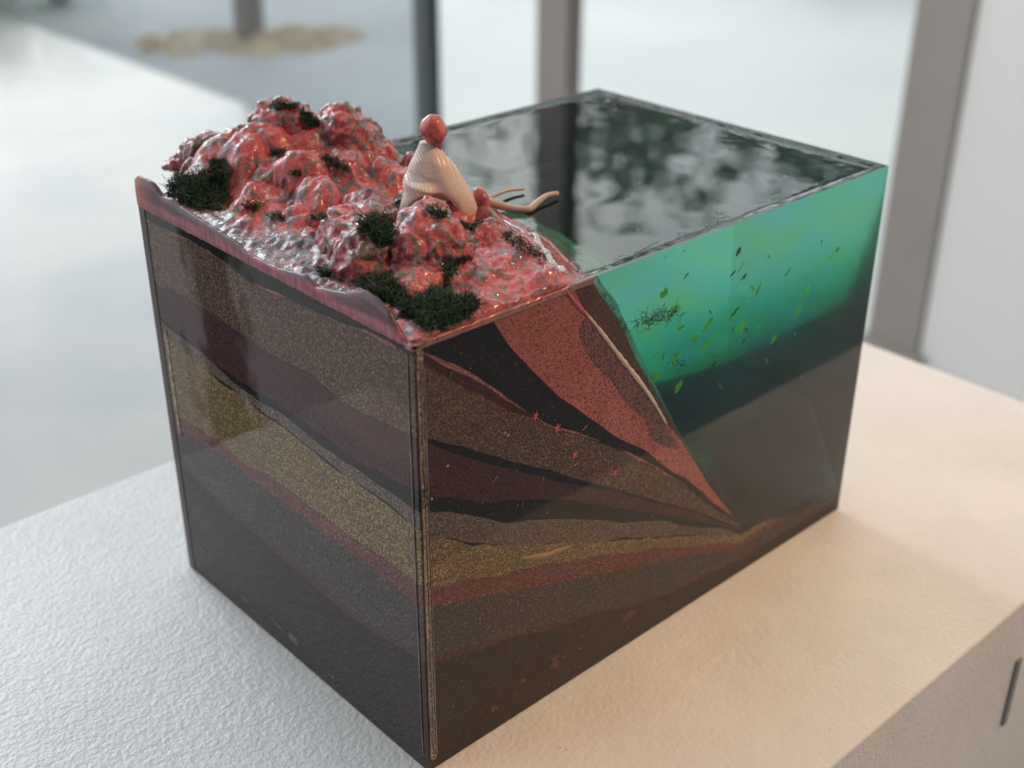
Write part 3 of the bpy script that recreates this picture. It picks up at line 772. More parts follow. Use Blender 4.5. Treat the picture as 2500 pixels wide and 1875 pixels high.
def moss(poly, n, label, L=(.003, .007), r=.00024, lift=.5, mat=None):
    n = int(n * 2.3); r *= .85; lift *= .4; L = (L[0] * .8, L[1] * .8)
    V = []; F = []
    xs_ = [p[0] for p in poly]; ys_ = [p[1] for p in poly]; k = 0; tr = 0
    while k < n and tr < n * 20:
        tr += 1
        q = (random.uniform(min(xs_), max(xs_)), random.uniform(min(ys_), max(ys_)))
        if not inside(q, poly): continue
        l, nn = hit(*q)
        if l is None: continue
        d = nn * lift + Vector((random.gauss(0, .7), random.gauss(0, .7), random.gauss(0, .45)))
        strand(V, F, l + nn * random.uniform(-.0004, .0016), d, random.uniform(*L), r * random.uniform(.7, 1.3), 1.5); k += 1
    o = mesh_obj('moss_clump', V, F, mat or MOSS, D, True)
    return tag(o, label, kind='stuff')
moss([(355, 385), (375, 378), (420, 378), (470, 360), (490, 355), (505, 365), (495, 400), (500, 430), (475, 455), (430, 452), (395, 442), (365, 420)], 620, 'dark green moss clump near the left corner')
moss([(770, 610), (800, 600), (850, 598), (870, 625), (900, 655), (935, 620), (960, 640), (985, 645), (1020, 640), (1032, 660), (1000, 690), (960, 708), (925, 716), (890, 690), (850, 660), (800, 640)], 1150, 'largest dark green moss clump at the front corner', lift=.7)
moss([(775, 480), (795, 470), (835, 465), (850, 490), (848, 520), (825, 525), (795, 505)], 380, 'dark green moss in the hollow behind the front boulders')
moss([(580, 232), (600, 222), (640, 224), (660, 238), (640, 236), (600, 238)], 130, 'moss cap on the tall boulder', (.001, .003), .00018, .3)
moss([(648, 240), (668, 246), (688, 262), (670, 275), (650, 262)], 150, 'moss on the right shoulder of the tall boulder', (.0015, .004), .0002, .4)
moss([(585, 325), (615, 318), (620, 335), (590, 345)], 60, 'small moss tuft below the tall boulder', (.001, .003), .0002)
moss([(690, 335), (725, 340), (760, 362), (755, 372), (720, 356), (688, 345)], 80, 'thin moss line across the middle rocks', (.0015, .004), .0002)
moss([(1078, 500), (1105, 502), (1135, 525), (1165, 545), (1185, 562), (1170, 565), (1130, 548), (1095, 522)], 190, 'moss strip along the shore', (.001, .003), .00018, .3)
moss([(915, 452), (940, 447), (965, 458), (960, 470), (930, 462)], 110, 'moss on top of the front centre boulder', (.001, .003), .00018, .3)
moss([(955, 565), (990, 560), (985, 585), (968, 600), (975, 640), (960, 645), (958, 600)], 150, 'moss hanging between the two front boulders', (.002, .005), .00018, .3)
moss([(990, 478), (1020, 488), (1045, 470), (1040, 482), (1015, 500)], 60, 'moss under the figurine', (.001, .003), .00018, .2)
for (mx_, my_, sx_, sy_, nn_) in ((470, 350, 26, 8, 70), (540, 445, 18, 9, 50), (600, 470, 22, 7, 50), (690, 470, 22, 7, 50), (640, 375, 16, 7, 40), (870, 440, 16, 8, 40), (1000, 560, 20, 8, 50), (700, 590, 22, 8, 60)):
    moss([(mx_ - sx_, my_), (mx_ - sx_ * .3, my_ - sy_), (mx_ + sx_, my_ - sy_ * .4), (mx_ + sx_ * .6, my_ + sy_), (mx_ - sx_ * .5, my_ + sy_ * .7)], nn_, None, (.0012, .0032), .00018, .3)
# moss inside the water
def water_moss(pts, n, label, L, r, spread, y0, mat):
    V = []; F = []
    for i in range(n):
        s = random.random() * (len(pts) - 1); a = int(s); u = s - a
        px = pts[a][0] * (1 - u) + pts[a + 1][0] * u + random.gauss(0, spread); py = pts[a][1] * (1 - u) + pts[a + 1][1] * u + random.gauss(0, spread * .55)
        p = Vector(onfr(px, py)); p.y = y0 + abs(random.gauss(0, .0025))
        strand(V, F, p, Vector((random.gauss(0, 1), random.gauss(0, .4), random.gauss(0, .6))), random.uniform(*L), r, 1.0, 5)
    return tag(mesh_obj('moss_clump', V, F, mat, D, True), label, kind='stuff')
WM = moss_mat('drowned_moss', (.010, .028, .012), (.05, .12, .035))
water_moss([(1300, 628), (1325, 668), (1345, 705), (1352, 722)], 150, 'drowned moss along the top of the underwater slope', (.001, .0028), .00017, 5, .0006, WM)
water_moss([(1395, 705), (1430, 690), (1470, 672)], 130, 'dark moss ball floating in the water', (.002, .005), .00018, 12, .002, MOSS)
water_moss([(1460, 800), (1500, 790)], 50, 'faint moss wisp low in the water', (.001, .003), .00018, 14, .006, WM)
# moss bed under the surface beside the shore
V = []; F = []
for i in range(520):
    px = random.uniform(1150, 1235); py = random.uniform(460, 590)
    l, nn = hit(px, py)
    if l is None or l.z > H - .0006: continue
    strand(V, F, l, nn + Vector((random.gauss(0, .8), random.gauss(0, .8), .3)), random.uniform(.001, .004), .00018, 1, 5)
tag(mesh_obj('moss_clump', V, F, WM, D, True), 'drowned moss bed just below the surface at the shore', kind='stuff')

# --- small things caught in the front face
starm = simple('pink_star_paper', (.46, .13, .12), .5, .15, 900, coat=.5)
for (px, py, s, rot) in ((1156, 899, .0021, .2), (1202, 926, .0023, .5), (1240, 983, .0022, .35), (1327, 1021, .0023, .45)):
    c = Vector(onfr(px, py)); bm = bmesh.new(); vs = []
    for i in range(12):
        a = i * math.pi / 6 + rot; rr = s * (random.uniform(.8, 1.15) if i % 2 == 0 else random.uniform(.22, .34))
        vs.append(bm.verts.new(c + Vector((math.cos(a) * rr * .8, -.0003, math.sin(a) * rr))))
    f = bm.faces.new(vs); ex = bmesh.ops.extrude_face_region(bm, geom=[f])
    for q in ex['geom']:
        if isinstance(q, bmesh.types.BMVert): q.co.y += .0006
    bmesh.ops.recalc_face_normals(bm, faces=bm.faces[:])
    bm_obj('star_confetti', bm, starm, D)
# dust, lint and tiny bubbles on the two visible faces
V = []; F = []
def fleck(plane, px, py, l, w, ang):
    c = Vector((onfr if plane == 'fr' else onfl)(px, py))
    if plane == 'fr' and not (0.001 < c.x < A - .002 and .002 < c.z < H - .002 and c.z < float(ground(np.array(c.x), np.array(0.))) - .002): return
    if plane == 'fl' and not (0.001 < c.y < B - .002 and .002 < c.z < H - .003): return
    e = Vector((1, 0, 0)) if plane == 'fr' else Vector((0, -1, 0)); o = Vector((0, -.0003, 0)) if plane == 'fr' else Vector((-.0003, 0, 0))
    d = e * math.cos(ang) + Vector((0, 0, math.sin(ang))); q = e * -math.sin(ang) + Vector((0, 0, math.cos(ang)))
    b = len(V)
    for pt in (c - d * l, c + q * w, c + d * l, c - q * w): V.append(pt + o)
    V.append(c + o * 1.02)
    for pt in (c - d * l, c + q * w, c + d * l, c - q * w): V.append(pt - o * .3)
    for k in range(4): F.append((b + k, b + (k + 1) % 4, b + 4)); F.append((b + k, b + 5 + k, b + 5 + (k + 1) % 4, b + (k + 1) % 4))
for i in range(300):
    if i < 190: fleck('fr', random.uniform(930, 1500), random.uniform(760, 1640), random.uniform(.00010, .00026), .00010, random.uniform(0, 3.1))
for i in range(9): fleck('fr', random.uniform(930, 1330), random.uniform(780, 1200), random.uniform(.0006, .0016), .00005, random.uniform(-.3, 1.5))
for i in range(0): fleck('fl', random.uniform(700, 885), random.uniform(790, 1060), random.uniform(.0004, .0012), .00005, random.uniform(1.3, 1.8))
for q in ((912, 1052), (932, 1077), (966, 1006), (1090, 935), (1097, 940)): fleck('fr', *q, .0006, .0004, random.uniform(0, 3))
tag(mesh_obj('dust_flecks', V, F, simple('lint_dust', (.42, .36, .32), .5, .3, 2000, coat=1.), D), 'pale lint and dust on the clear faces', kind='stuff')
# scuffs on the left face, pinkish blotches on the front, near the bottom
scuff = simple('scuffed_resin', (.13, .11, .115), .55, .5, 700); pinkish = simple('pinkish_resin', (.115, .060, .048), .6, .35, 500)
def facemark(plane, px, py, rx, ry, ang, mat):
    pts = []
    for i in range(14):
        a = i * 2 * math.pi / 14; r = random.uniform(.3, 1.25)
        x = math.cos(a) * rx * r; y = math.sin(a) * ry * r
        pts.append((px + x * math.cos(ang) - y * math.sin(ang), py + x * math.sin(ang) + y * math.cos(ang)))
    patch('face_mark', pts, mat, y=-.00009, plane=plane)
for q in ((440, 1190, 12, 3, .9), (458, 1205, 20, 1.6, .95), (530, 1295, 18, 2.2, .95), (600, 1350, 30, 2.2, .8), (632, 1378, 22, 5, .85), (718, 1462, 14, 1.6, .75)): facemark('fl', *q, scuff)
for q in ((1198, 1432, 26, 10, -1.1), (1066, 1530, 9, 7, -.6), (1130, 1470, 9, 6, -.5), (1355, 1330, 34, 6, -.55), (1490, 1250, 40, 7, -.55)): facemark('fr', *q, pinkish)
ribbon('glue_smear', [(1130, 1206), (1180, 1200), (1232, 1180)], .0011, simple('ochre_resin', (.34, .22, .10), .4, .3, 400), D, y=-.0001, label='pale ochre smear above the red stripe')
# clear wax film with a wavy bright edge where the water meets the land
film = NT('clear_film'); film.set(color=(.62, .64, .62), rough=.1, trans=.35, ior=1.3, coat=1)
def film_edge(pts, w, name='resin_ripple'):
    C = []
    for a, b in zip(pts[:-1], pts[1:]):
        for i in range(8):
            u = i / 8; C.append(Vector(onz(a[0] + (b[0] - a[0]) * u, a[1] + (b[1] - a[1]) * u, H + .0005)))
    V = []; F = []
    for c in C:
        l, nn, _, _ = BVH.ray_cast(Vector((c.x, c.y, .3)), Vector((0, 0, -1)))
        if l: c.z = max(c.z, l.z + .0005)
    for i, c in enumerate(C):
        d = (C[min(i + 1, len(C) - 1)] - C[max(i - 1, 0)]).normalized(); s = Vector((-d.y, d.x, 0))
        c = c + s * .0007 * noise.noise(c * 380); ww = w * (1 + .6 * noise.noise(c * 600))
        V += [c + s * ww + Vector((0, 0, -.0006)), c + s * ww * .5 + Vector((0, 0, .0002)), c - s * ww * .5 + Vector((0, 0, .0002)), c - s * ww + Vector((0, 0, -.0006))]
    for i in range(len(C) - 1):
        for j in range(4): F.append((i * 4 + j, i * 4 + (j + 1) % 4, (i + 1) * 4 + (j + 1) % 4, (i + 1) * 4 + j))
    F.append((3, 2, 1, 0)); q = (len(C) - 1) * 4; F.append((q, q + 1, q + 2, q + 3))
    return mesh_obj(name, V, F, film.m, D, True)
film_edge([(1135, 510), (1150, 500), (1160, 508), (1158, 528), (1180, 545), (1190, 560), (1195, 578), (1210, 592), (1218, 605)], .0015)
film_edge([(1060, 470), (1090, 476), (1110, 492), (1138, 508)], .0004)

# ------------------------------------------------------------------ figurine
FG = empty('figurine', tuple(P(955, 472, .004)))
tag(FG, 'tiny seated figure with a bald coral head and shimmering beige shawl on the rocks', 'figurine')
RX = Vector((.7364, -.6765, 0)).normalized(); TY = Vector((RX.y, -RX.x, 0)) * -1   # right and away from the lens
AW = Vector((-RX.y, RX.x, 0))
base = P(955, 472, .004); depth0 = (Vector(base) - Vector(CAMP)).dot(Vector(M[2]))
def fp(px, py, dy=0.):
    """point on the figurine's own upright plane (through its base), dy metres away from it"""
    d = Vector(ray(px, py)); n = AW
    t = (Vector(base) - Vector(CAMP)).dot(n) / d.dot(n)
    p = Vector(CAMP) + d * t
    return p + AW * dy
def tube(path, radii, mat, name, parent, seg=12, wobble=0):
    V = []; F = []; n = len(path)
    # resample smooth
    pts = []; rs = []
    for s in range(n - 1):
        p0 = path[max(s - 1, 0)]; p1 = path[s]; p2 = path[s + 1]; p3 = path[min(s + 2, n - 1)]
        for i in range(7):
            t = i / 7; pts.append(.5 * ((2 * p1) + (p2 - p0) * t + (2 * p0 - 5 * p1 + 4 * p2 - p3) * t * t + (-p0 + 3 * p1 - 3 * p2 + p3) * t ** 3))
            rs.append(radii[s] * (1 - t) + radii[s + 1] * t)
    pts.append(path[-1]); rs.append(radii[-1])
    m = len(pts); cap = 3
    for i in range(m):
        t = (pts[min(i + 1, m - 1)] - pts[max(i - 1, 0)]).normalized(); u = t.cross(Vector((.1, .2, 1))).normalized(); w = t.cross(u)
        for k in range(seg):
            a = k * 2 * math.pi / seg; q = pts[i] + (u * math.cos(a) + w * math.sin(a)) * rs[i]
            if wobble: q += (u * math.cos(a) + w * math.sin(a)) * wobble * noise.noise(q * 500)
            V.append(q)
    for i in range(m - 1):
        for k in range(seg): F.append((i * seg + k, i * seg + (k + 1) % seg, (i + 1) * seg + (k + 1) % seg, (i + 1) * seg + k))
    t0 = (pts[0] - pts[1]).normalized(); t1 = (pts[-1] - pts[-2]).normalized()
    V.append(pts[0] + t0 * rs[0] * .7); a = len(V) - 1; V.append(pts[-1] + t1 * rs[-1] * .7); b = len(V) - 1
    for k in range(seg): F.append((a, (k + 1) % seg, k)); F.append((b, (m - 1) * seg + k, (m - 1) * seg + (k + 1) % seg))
    return mesh_obj(name, V, F, mat, parent, True)
t = NT('coral_skin'); n1 = t.noise(170, 4, .6); n2 = t.noise(500, 3)
c = t.mix(t.ramp(n1, [(.35, 0), (.65, 1)]), (.55, .10, .08), (.64, .24, .17))
c = t.mix(t.ramp(t.noise(230, 3, .6, co=t.mapping(loc=(5, 2, 1))), [(.47, 0), (.60, .8)]), c, (.22, .05, .10))
SKIN = t.set(color=c, rough=.4, coat=.35, coatrough=.08, normal=t.bump(n2, .25, .0006), sss=.0)
px1 = .000153
hc = fp(935, 281)
bm = bmesh.new(); bmesh.ops.create_icosphere(bm, subdivisions=4, radius=1)
for v in bm.verts:
    q = v.co.copy(); r_ = 1.0 + .07 * noise.noise(q * 1.9)
    # skull wider above, jaw narrower and pushed to the right, brow and nose on the far right side
    sx = 29 * px1 * (1 - .20 * max(0, -q.z)); sy = 30 * px1; sz = 35 * px1
    p = Vector((q.x * sx, q.y * sy, q.z * sz)) * r_
    if q.z < 0: p.x += 6 * px1 * (-q.z)
    nose = math.exp(-((q.x - .93) ** 2 + (q.z + .25) ** 2 + (q.y - .2) ** 2) * 16); p.x += nose * 3.5 * px1
    eye = math.exp(-((q.x - .85) ** 2 + (q.z - .08) ** 2 + (q.y + .18) ** 2) * 60); p.x -= eye * 2.2 * px1
    ear = math.exp(-((q.x - .1) ** 2 + (q.z + .1) ** 2) * 40) * (1 if q.y < -.5 else 0); p.y -= ear * 1.2 * px1
    v.co = hc + RX * p.x + AW * p.y + Vector((0, 0, p.z))
bm_obj('head', bm, SKIN, FG, True)
tube([fp(942, 305), fp(942, 325), fp(938, 345)], [13 * px1, 12 * px1, 20 * px1], SKIN, 'neck', FG, 14)
# shawl: rings from the neck down, outline and folds as in the photo
prof = [  # py, left px, right px, depth px (front), back
 (306, 906, 943, 14), (316, 903, 950, 18), (328, 897, 957, 24), (340, 891, 966, 30), (352, 885, 980, 34), (365, 880, 989, 38), (378, 874, 996, 42),
 (390, 870, 1003, 45), (400, 870, 1009, 46), (410, 873, 1014, 46), (420, 872, 1020, 44), (432, 867, 1029, 40), (445, 864, 1036, 38), (458, 861, 1038, 36), (470, 864, 1036, 34), (482, 880, 1028, 30), (492, 930, 1014, 24)]
def shawl():
    py_ = [p[0] for p in prof]
    N = 90; K = 72; V = []; F = []; uv = []
    for i in range(N + 1):
        yy = 306 + (490 - 306) * i / N
        l = np.interp(yy, py_, [p[1] for p in prof]); r = np.interp(yy, py_, [p[2] for p in prof]); d = np.interp(yy, py_, [p[3] for p in prof])
        cx = (l + r) / 2; hw = (r - l) / 2
        for k in range(K):
            a = k * 2 * math.pi / K; ca, sa = math.cos(a), math.sin(a)       # sa<0 faces the lens
            u = cx + hw * ca
            dep = d * sa
            # overhanging fold: above the arch the cloth stands proud, below it is drawn in
            if sa < 0:
                arch = 407 + 55 * ((u - 945) / (75 if u < 945 else 52)) ** 2
                s = 1 / (1 + math.exp(-(yy - arch) / 1.6))
                inr = s * (1 if u < 1002 else math.exp(-((u - 1002) / 14) ** 2))
                dep += 38 * inr * -sa
                # soft pleats that run from the neck down to the right
                dep -= 2.0 * math.sin((u - yy * .50) * .115) * min(1, (yy - 306) / 50) * (1 - .6 * inr) * -sa
                dep -= 13 * math.exp(-((yy - 388 + (u - 890) * -.25) / 9) ** 2 - ((u - 905) / 30) ** 2)
                dep += 9 * math.exp(-((yy - 372 + (u - 890) * -.25) / 8) ** 2 - ((u - 905) / 30) ** 2)
            p = fp(u, yy, 0) + AW * (dep * px1 * 1.1)
            p += AW * .00010 * noise.noise(p * 900)
            V.append(p)
    for i in range(N):
        for k in range(K): F.append((i * K + k, (i + 1) * K + k, (i + 1) * K + (k + 1) % K, i * K + (k + 1) % K))
    F.append(tuple(range(K))); F.append(tuple(N * K + k for k in reversed(range(K))))
    t = NT('shimmering_shawl')
    # thread lines fall from the neck to the lower right; beads of metal thread along them
    co = t.mapping((1, 1, 1), rot=(0, 0, math.atan2(.6765, .7364)))
    sx = t.sep(0, co); sz = t.sep(2)
    line = t.math('ADD', sx, t.math('MULTIPLY', sz, .48))
    wob_ = t.math('MULTIPLY', t.math('SUBTRACT', t.noise(120, 2), .5), .0016)
    line = t.math('ADD', line, wob_)
    s1 = t.math('SINE', t.math('MULTIPLY', line, 2 * math.pi / .0012))
    s2 = t.math('SINE', t.math('MULTIPLY', t.math('SUBTRACT', sz, t.math('MULTIPLY', sx, .6)), 2 * math.pi / .00085))
    m = t.math('MULTIPLY', t.ramp(t.math('MULTIPLY_ADD', s1, .5), [(.0, 0), (1, 1)]), 1)
    m = t.ramp(t.math('ADD', t.math('MULTIPLY', s1, .5), .5), [(.66, 0), (.86, 1)])
    m2 = t.ramp(t.math('ADD', t.math('MULTIPLY', s2, .5), .5), [(.35, 0), (.6, 1)])
    sparkle = t.math('MULTIPLY', m, m2)
    patchy = t.ramp(t.noise(160, 3, .5), [(.46, .05), (.60, 1)])
    sparkle = t.math('MULTIPLY', sparkle, patchy)
    fine = t.noise(3200, 2)
    c = t.mix(fine, (.64, .52, .45), (.76, .65, .58))
    c = t.mix(sparkle, c, (1, .97, .88))
    mat = t.set(color=c, rough=t.math('SUBTRACT', .75, t.math('MULTIPLY', sparkle, .5)), metal=t.math('MULTIPLY', sparkle, .65), sheen=.5,
                normal=t.bump(fine, .2, .00015), spec=.3)
    return mesh_obj('shawl', V, F, mat, FG, True)
shawl()
tube([fp(1030, 416, .003), fp(1040, 430, .001), fp(1044, 455, .000), fp(1040, 480, -.001)], [10 * px1, 17 * px1, 16 * px1, 10 * px1], SKIN, 'knee', FG, 16)
tube([fp(1020, 462, -.001), fp(1032, 467, -.001), fp(1042, 472, -.001)], [6 * px1, 7 * px1, 5 * px1], SKIN, 'hand', FG, 12)
LEG = simple('pale_coral_skin', (.48, .36, .30), .35, .2, 300, coat=.4)
def wp(px, py, h): return Vector(onz(px, py, H + h))
tube([wp(1050, 434, .0036), wp(1078, 443, .0020), wp(1110, 451, .0010), wp(1142, 452, .0008), wp(1160, 438, .0014), wp(1182, 422, .0020), wp(1204, 419, .0014)], [.0019, .0016, .0014, .0013, .0012, .0009, .0010], LEG, 'leg', FG, 12)
tube([wp(1050, 428, .0036), wp(1072, 420, .0022), wp(1100, 411, .0016), wp(1132, 408, .0011)], [.0011, .0008, .0006, .0005], LEG, 'leg', FG, 12)
# frayed threads at the neckline and hem
V = []; F = []
for i in range(26): strand(V, F, fp(random.uniform(910, 945), 308 + random.uniform(-2, 4), -.0022), Vector((random.gauss(0, .3), random.gauss(0, .3), 1)), random.uniform(.0005, .0012), .00004, .5, 4)
for i in range(60): strand(V, F, fp(random.uniform(1022, 1034), random.uniform(432, 470), -.001), Vector((random.gauss(.6, .4), random.gauss(-.6, .4), random.gauss(0, .6))), random.uniform(.0006, .0020), .00005, .7, 4)
for i in range(26): strand(V, F, fp(random.uniform(860, 870), random.uniform(440, 462), -.001), Vector((random.gauss(-.6, .4), random.gauss(.3, .4), random.gauss(0, .6))), random.uniform(.0006, .0016), .00004, .7, 4)
tag(mesh_obj('frayed_threads', V, F, simple('thread', (.6, .55, .5), .5, .1, 900), FG), kind='stuff')

# ------------------------------------------------------------------ plinth
PX0, PX1, PY0, PY1 = -.16, .397, -.0905, .2405
t = NT('white_orange_peel_paint')
n = t.noise(520, 3, .55, .25); n2 = t.noise(170, 2, .5)
hgt = t.math('ADD', t.math('MULTIPLY', n, .8), t.math('MULTIPLY', n2, .5))
c = t.mix(t.ramp(t.noise(14, 4, .65), [(.3, 0), (.7, 1)]), (.74, .74, .73), (.85, .85, .84))
spk = t.ramp(t.noise(420, 2, .5), [(.775, 0), (.79, .7)])
c = t.mix(spk, c, (.22, .20, .18))
PLM = t.set(color=c, rough=.42, spec=.5, normal=t.bump(hgt, .55, .0011))
PL = empty('plinth', ((PX0 + PX1) / 2, (PY0 + PY1) / 2, -1.0))
tag(PL, 'white painted plinth with a pebbled top under the resin block', 'plinth')
box_obj('plinth_body', (PX0, PY0, -1.0), (PX1, PY1, -.0004), PLM, PL, .0012)
slot = simple('dark_slot', (.25, .25, .24), .5, .1)
box_obj('cable_slot', (.2432, PY0 - .0012, -.070), (.2470, PY0 + .0005, -.034), slot, PL, .0004)
hair = simple('lint_hair', (.12, .10, .09), .6, .1)
V = []; F = []
p = onz(225, 1378, .0002); strand(V, F, Vector(p), Vector((1, -1, .02)), .0030, .00009, .3, 5)
for q in ((1207, 1613), (735, 1633), (741, 1640), (1225, 1620)):
    p = onz(*q, .0001); strand(V, F, Vector(p), Vector((random.gauss(0, 1), random.gauss(0, 1), .05)), .0012, .00010, .6, 4)
tag(mesh_obj('lint', V, F, hair, PL), 'dark lint on the plinth top', kind='stuff')

# ------------------------------------------------------------------ background: floor, glass wall, outdoors (all far out of focus)
WX = 2.3
t = NT('polished_pale_floor'); n = t.noise(1.6, 4, .6)
FLM = t.set(color=t.mix(t.ramp(n, [(.35, 0), (.7, 1)]), (.50, .52, .53), (.66, .64, .61)), rough=.2, spec=.7)
def sheet(name, x0, y0, x1, y1, z, mat, kind='structure'):
    o = mesh_obj(name, [(x0, y0, z), (x1, y0, z), (x1, y1, z), (x0, y1, z)], [(0, 1, 2, 3)], mat); tag(o, kind=kind); return o
sheet('floor', -4, -4, WX, 9, -1.0, FLM)
t = NT('grey_asphalt'); n = t.noise(1.1, 4, .6)
RD = t.set(color=t.mix(t.ramp(n, [(.3, 0), (.7, 1)]), (.30, .33, .37), (.42, .45, .49)), rough=.7)
yw = CAMP[1] + (WX - CAMP[0]) * math.tan(math.radians(51.6)); far = CAMP[1] + (45 - CAMP[0]) * math.tan(math.radians(51.6))
tag(mesh_obj('road', [(WX, yw, -1.012), (45, far, -1.012), (45, 90, -1.012), (WX, 90, -1.012)], [(0, 1, 2, 3)], RD), kind='structure')
t = NT('pale_pavement'); n = t.noise(.9, 4, .6)
sheet('pavement', WX, -6, 45, 90, -1.02, t.set(color=t.mix(t.ramp(n, [(.3, 0), (.7, 1)]), (.80, .81, .82), (.88, .88, .87)), rough=.6))
# sky seen through the glass: a vault of cloud
t = NT('overcast_sky'); t.n.remove(t.p); e = t.n.new('ShaderNodeEmission')
n = t.noise(.12, 4, .55)
cc = t.ramp(n, [(.36, (.55, .62, .68)), (.62, (1, 1, 1))])
t.L(cc, e.inputs[0]); e.inputs[1].default_value = 2.2; t.L(e.outputs[0], t.out.inputs[0])
V = []; F = []; NA = 26; EL = [-3, 8, 18, 29, 40, 50]
for i in range(NA + 1):
    az = math.radians(18 + 150 * i / NA)
    for el_ in EL:
        q = math.radians(el_); V.append((30 * math.cos(q) * math.cos(az), 30 * math.cos(q) * math.sin(az), 30 * math.sin(q)))
k = len(EL)
for i in range(NA):
    for j in range(k - 1): F.append((i * k + j, i * k + j + 1, (i + 1) * k + j + 1, (i + 1) * k + j))
sky = mesh_obj('sky', V, F, t.m); tag(sky, kind='structure')

# glass wall
post_dark = simple('dark_steel', (.07, .085, .095), .45, .1, 8)
post_brown = simple('brown_grey_steel', (.31, .27, .25), .5, .1, 8)
post_grey = simple('warm_grey_steel', (.27, .25, .23), .5, .1, 8)
def post(y, w, d, mat, label):
    r = empty('window_post', (WX, y, -1)); tag(r, label, 'window post')
    box_obj('post', (WX - d / 2, y - w / 2, -1.0), (WX + d / 2, y + w / 2, 2.6), mat, r, .006)
    box_obj('foot_plate', (WX - d / 2 - .02, y - w / 2 - .02, -1.0), (WX + d / 2 + .02, y + w / 2 + .02, -.985), mat, r, .003)
post_dark2 = post_dark
def yat(px): d = ray(px, 100); return CAMP[1] + (WX - CAMP[0]) * d[1] / d[0]
y1_, y2_, y3_ = yat(922), yat(1207), yat(2043)
post(y1_, .075, .05, post_dark, 'narrow dark window post behind the figurine, left of the brown post')
post(y2_, .125, .06, post_brown, 'brown grey window post behind the far corner of the block')
post(y3_, .135, .06, post_grey, 'wide warm grey window post at the right of the photo')
r = empty('window_post', (-.80, 1.6, -1)); tag(r, 'dark window post seen only as a band mirrored in the left face', 'window post')
box_obj('post', (-.84, 1.57, -1.0), (-.76, 1.63, 2.6), post_dark, r, .006)
box_obj('foot_plate', (-.86, 1.55, -1.0), (-.74, 1.65, -.985), post_dark, r, .003)
t = NT('window_glass'); t.n.remove(t.p)
tr = t.n.new('ShaderNodeBsdfTransparent'); gl = t.n.new('ShaderNodeBsdfGlossy'); gl.inputs['Roughness'].default_value = .02
lw = t.n.new('ShaderNodeLayerWeight'); frn = t.math('MULTIPLY_ADD', t.math('POWER', lw.outputs['Facing'], 5.), .9); frn.node.inputs[2].default_value = .04; ms = t.n.new('ShaderNodeMixShader')
tr.inputs[0].default_value = (.96, .98, .97, 1)
t.L(frn, ms.inputs[0]); t.L(tr.outputs[0], ms.inputs[1]); t.L(gl.outputs[0], ms.inputs[2]); t.L(ms.outputs[0], t.out.inputs[0])
GLM = t.m
for a, b, lb in ((y1_ + .04, 6.5, 'large clear window pane left of the dark post'), (y2_ + .065, y1_ - .04, 'narrow window pane between the dark and the brown post'), (y3_ + .07, y2_ - .065, 'wide bright window pane between the brown and the grey post')):
    o = box_obj('window_pane', (WX - .004, a, -1.0), (WX + .004, b, 2.6), GLM); tag(o, lb, 'window pane')
wallm = simple('light_grey_wall_paint', (.68, .68, .67), .6, .05, 2)
o = box_obj('gallery_wall', (WX - .02, -3, -1.0), (WX + .06, y3_ - .07, 2.6), wallm); tag(o, 'light grey gallery wall at the right edge of the photo', 'wall')

# trees outdoors, one of them seen only by its foot, the rest mirrored in the water
BARK = simple('bark', (.12, .09, .075), .8, .3, 12); 
t = NT('leaf'); n = t.noise(3, 3); LEAF = t.set(color=t.mix(n, (.07, .20, .09), (.13, .30, .13)), rough=.6)
def tree(x, y, h, cr, seed, label, cz=None, n=1500):
    r = empty('tree', (x, y, -1.02)); tag(r, label, 'tree', 'trees outside the window')
    rr = random.Random(seed)
    tube([Vector((x, y, -1.03)), Vector((x + .03, y, h * .3 - 1)), Vector((x - .03, y + .02, h * .6 - 1)), Vector((x, y, h - 1.1))], [.075, .06, .05, .02], BARK, 'trunk', r, 10)
    V = []; F = []; cl = [(rr.gauss(0, .5) * cr, rr.gauss(0, .5) * cr, rr.gauss(0, .42) * cr) for _ in range(16)]
    for i in range(n):
        c = rr.choice(cl); s = cr * .22
        p = Vector((x + c[0] + rr.gauss(0, s), y + c[1] + rr.gauss(0, s), (cz or h) - 1 + c[2] + rr.gauss(0, s)))
        u = Vector((rr.gauss(0, 1), rr.gauss(0, 1), rr.gauss(0, 1))).normalized(); v = u.orthogonal().normalized(); l = rr.uniform(.07, .15)
        b = len(V); V += [p - u * l, p + v * l * .45, p + u * l, p - v * l * .45]; F.append((b, b + 1, b + 2, b + 3))
    mesh_obj('crown', V, F, LEAF, r)
tp = onz(540, 92, -1.02)
tree(tp[0], tp[1], 3.6, .9, 1, 'thin street tree outside, its foot in a ring of yellow plants', 4.2)
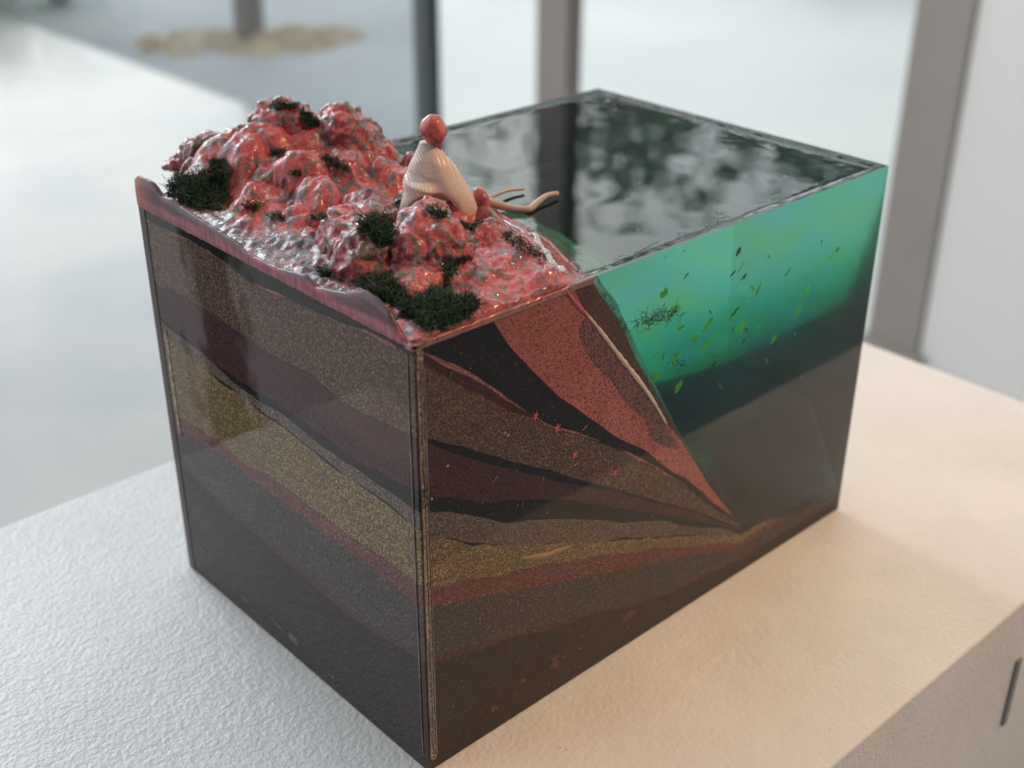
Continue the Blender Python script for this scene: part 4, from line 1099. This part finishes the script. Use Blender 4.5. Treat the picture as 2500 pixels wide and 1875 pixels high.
for (az, dist, h, cr, sd, lb) in ((40, 8, 3.4, 1.15, 2, 'leafy tree outside, mirrored in the middle of the resin water'), (32.5, 7.5, 2.9, .85, 3, 'leafy tree outside, mirrored at the right of the resin water'), (47.5, 10.5, 3.0, .9, 4, 'farthest leafy tree outside, mirrored behind the brown post')):
    tree(dist * math.cos(math.radians(az)), dist * math.sin(math.radians(az)), h, cr, sd, lb)
# planted ring and small things outside at the top left
V = []; F = []
rr = random.Random(5)
for i in range(420):
    a = rr.uniform(0, 6.28); q = math.sqrt(rr.random()); cx_, cy_ = ((-.24, .12), (.20, -.14), (.02, -.10))[i % 3]; p = Vector((tp[0] + cx_ + math.cos(a) * q * .27, tp[1] + cy_ + math.sin(a) * q * .27, -1.01 + rr.uniform(0, .035) * (1.1 - q)))
    u = Vector((rr.gauss(0, 1), rr.gauss(0, 1), rr.gauss(0, .4))).normalized(); v = u.orthogonal().normalized(); l = rr.uniform(.02, .05)
    b = len(V); V += [p - u * l, p + v * l * .6, p + u * l, p - v * l * .6]; F.append((b, b + 1, b + 2, b + 3))
o = mesh_obj('ground_plants', V, F, simple('yellow_plants', (.60, .47, .30), .7, .35, 3)); tag(o, kind='stuff')
bp = onz(132, 8, -1.02)
bm = bmesh.new(); bmesh.ops.create_uvsphere(bm, u_segments=24, v_segments=16, radius=.10, matrix=Matrix.Translation((bp[0], bp[1], -.90)))
bmesh.ops.create_cone(bm, segments=20, radius1=.05, radius2=.04, depth=.08, cap_ends=True, matrix=Matrix.Translation((bp[0], bp[1], -.985)))
o = bm_obj('bollard', bm, simple('white_stone', (.85, .85, .84), .5, .05), None, True); tag(o, 'round white bollard outside at the top left of the photo', 'bollard')
gp = onz(30, 30, -1.02); V = []; F = []
for i in range(900):
    p = Vector((gp[0] - .35 + rr.gauss(0, .28), gp[1] + .3 + rr.gauss(0, .28), -.85 + rr.gauss(0, .09)))
    u = Vector((rr.gauss(0, 1), rr.gauss(0, 1), rr.gauss(0, 1))).normalized(); v = u.orthogonal().normalized(); l = .05
    b = len(V); V += [p - u * l, p + v * l * .6, p + u * l, p - v * l * .6]; F.append((b, b + 1, b + 2, b + 3))
o = mesh_obj('shrub', V, F, simple('pale_green_leaf', (.30, .42, .26), .6, .2, 6)); tag(o, 'pale green shrub outside at the top left corner', 'shrub')
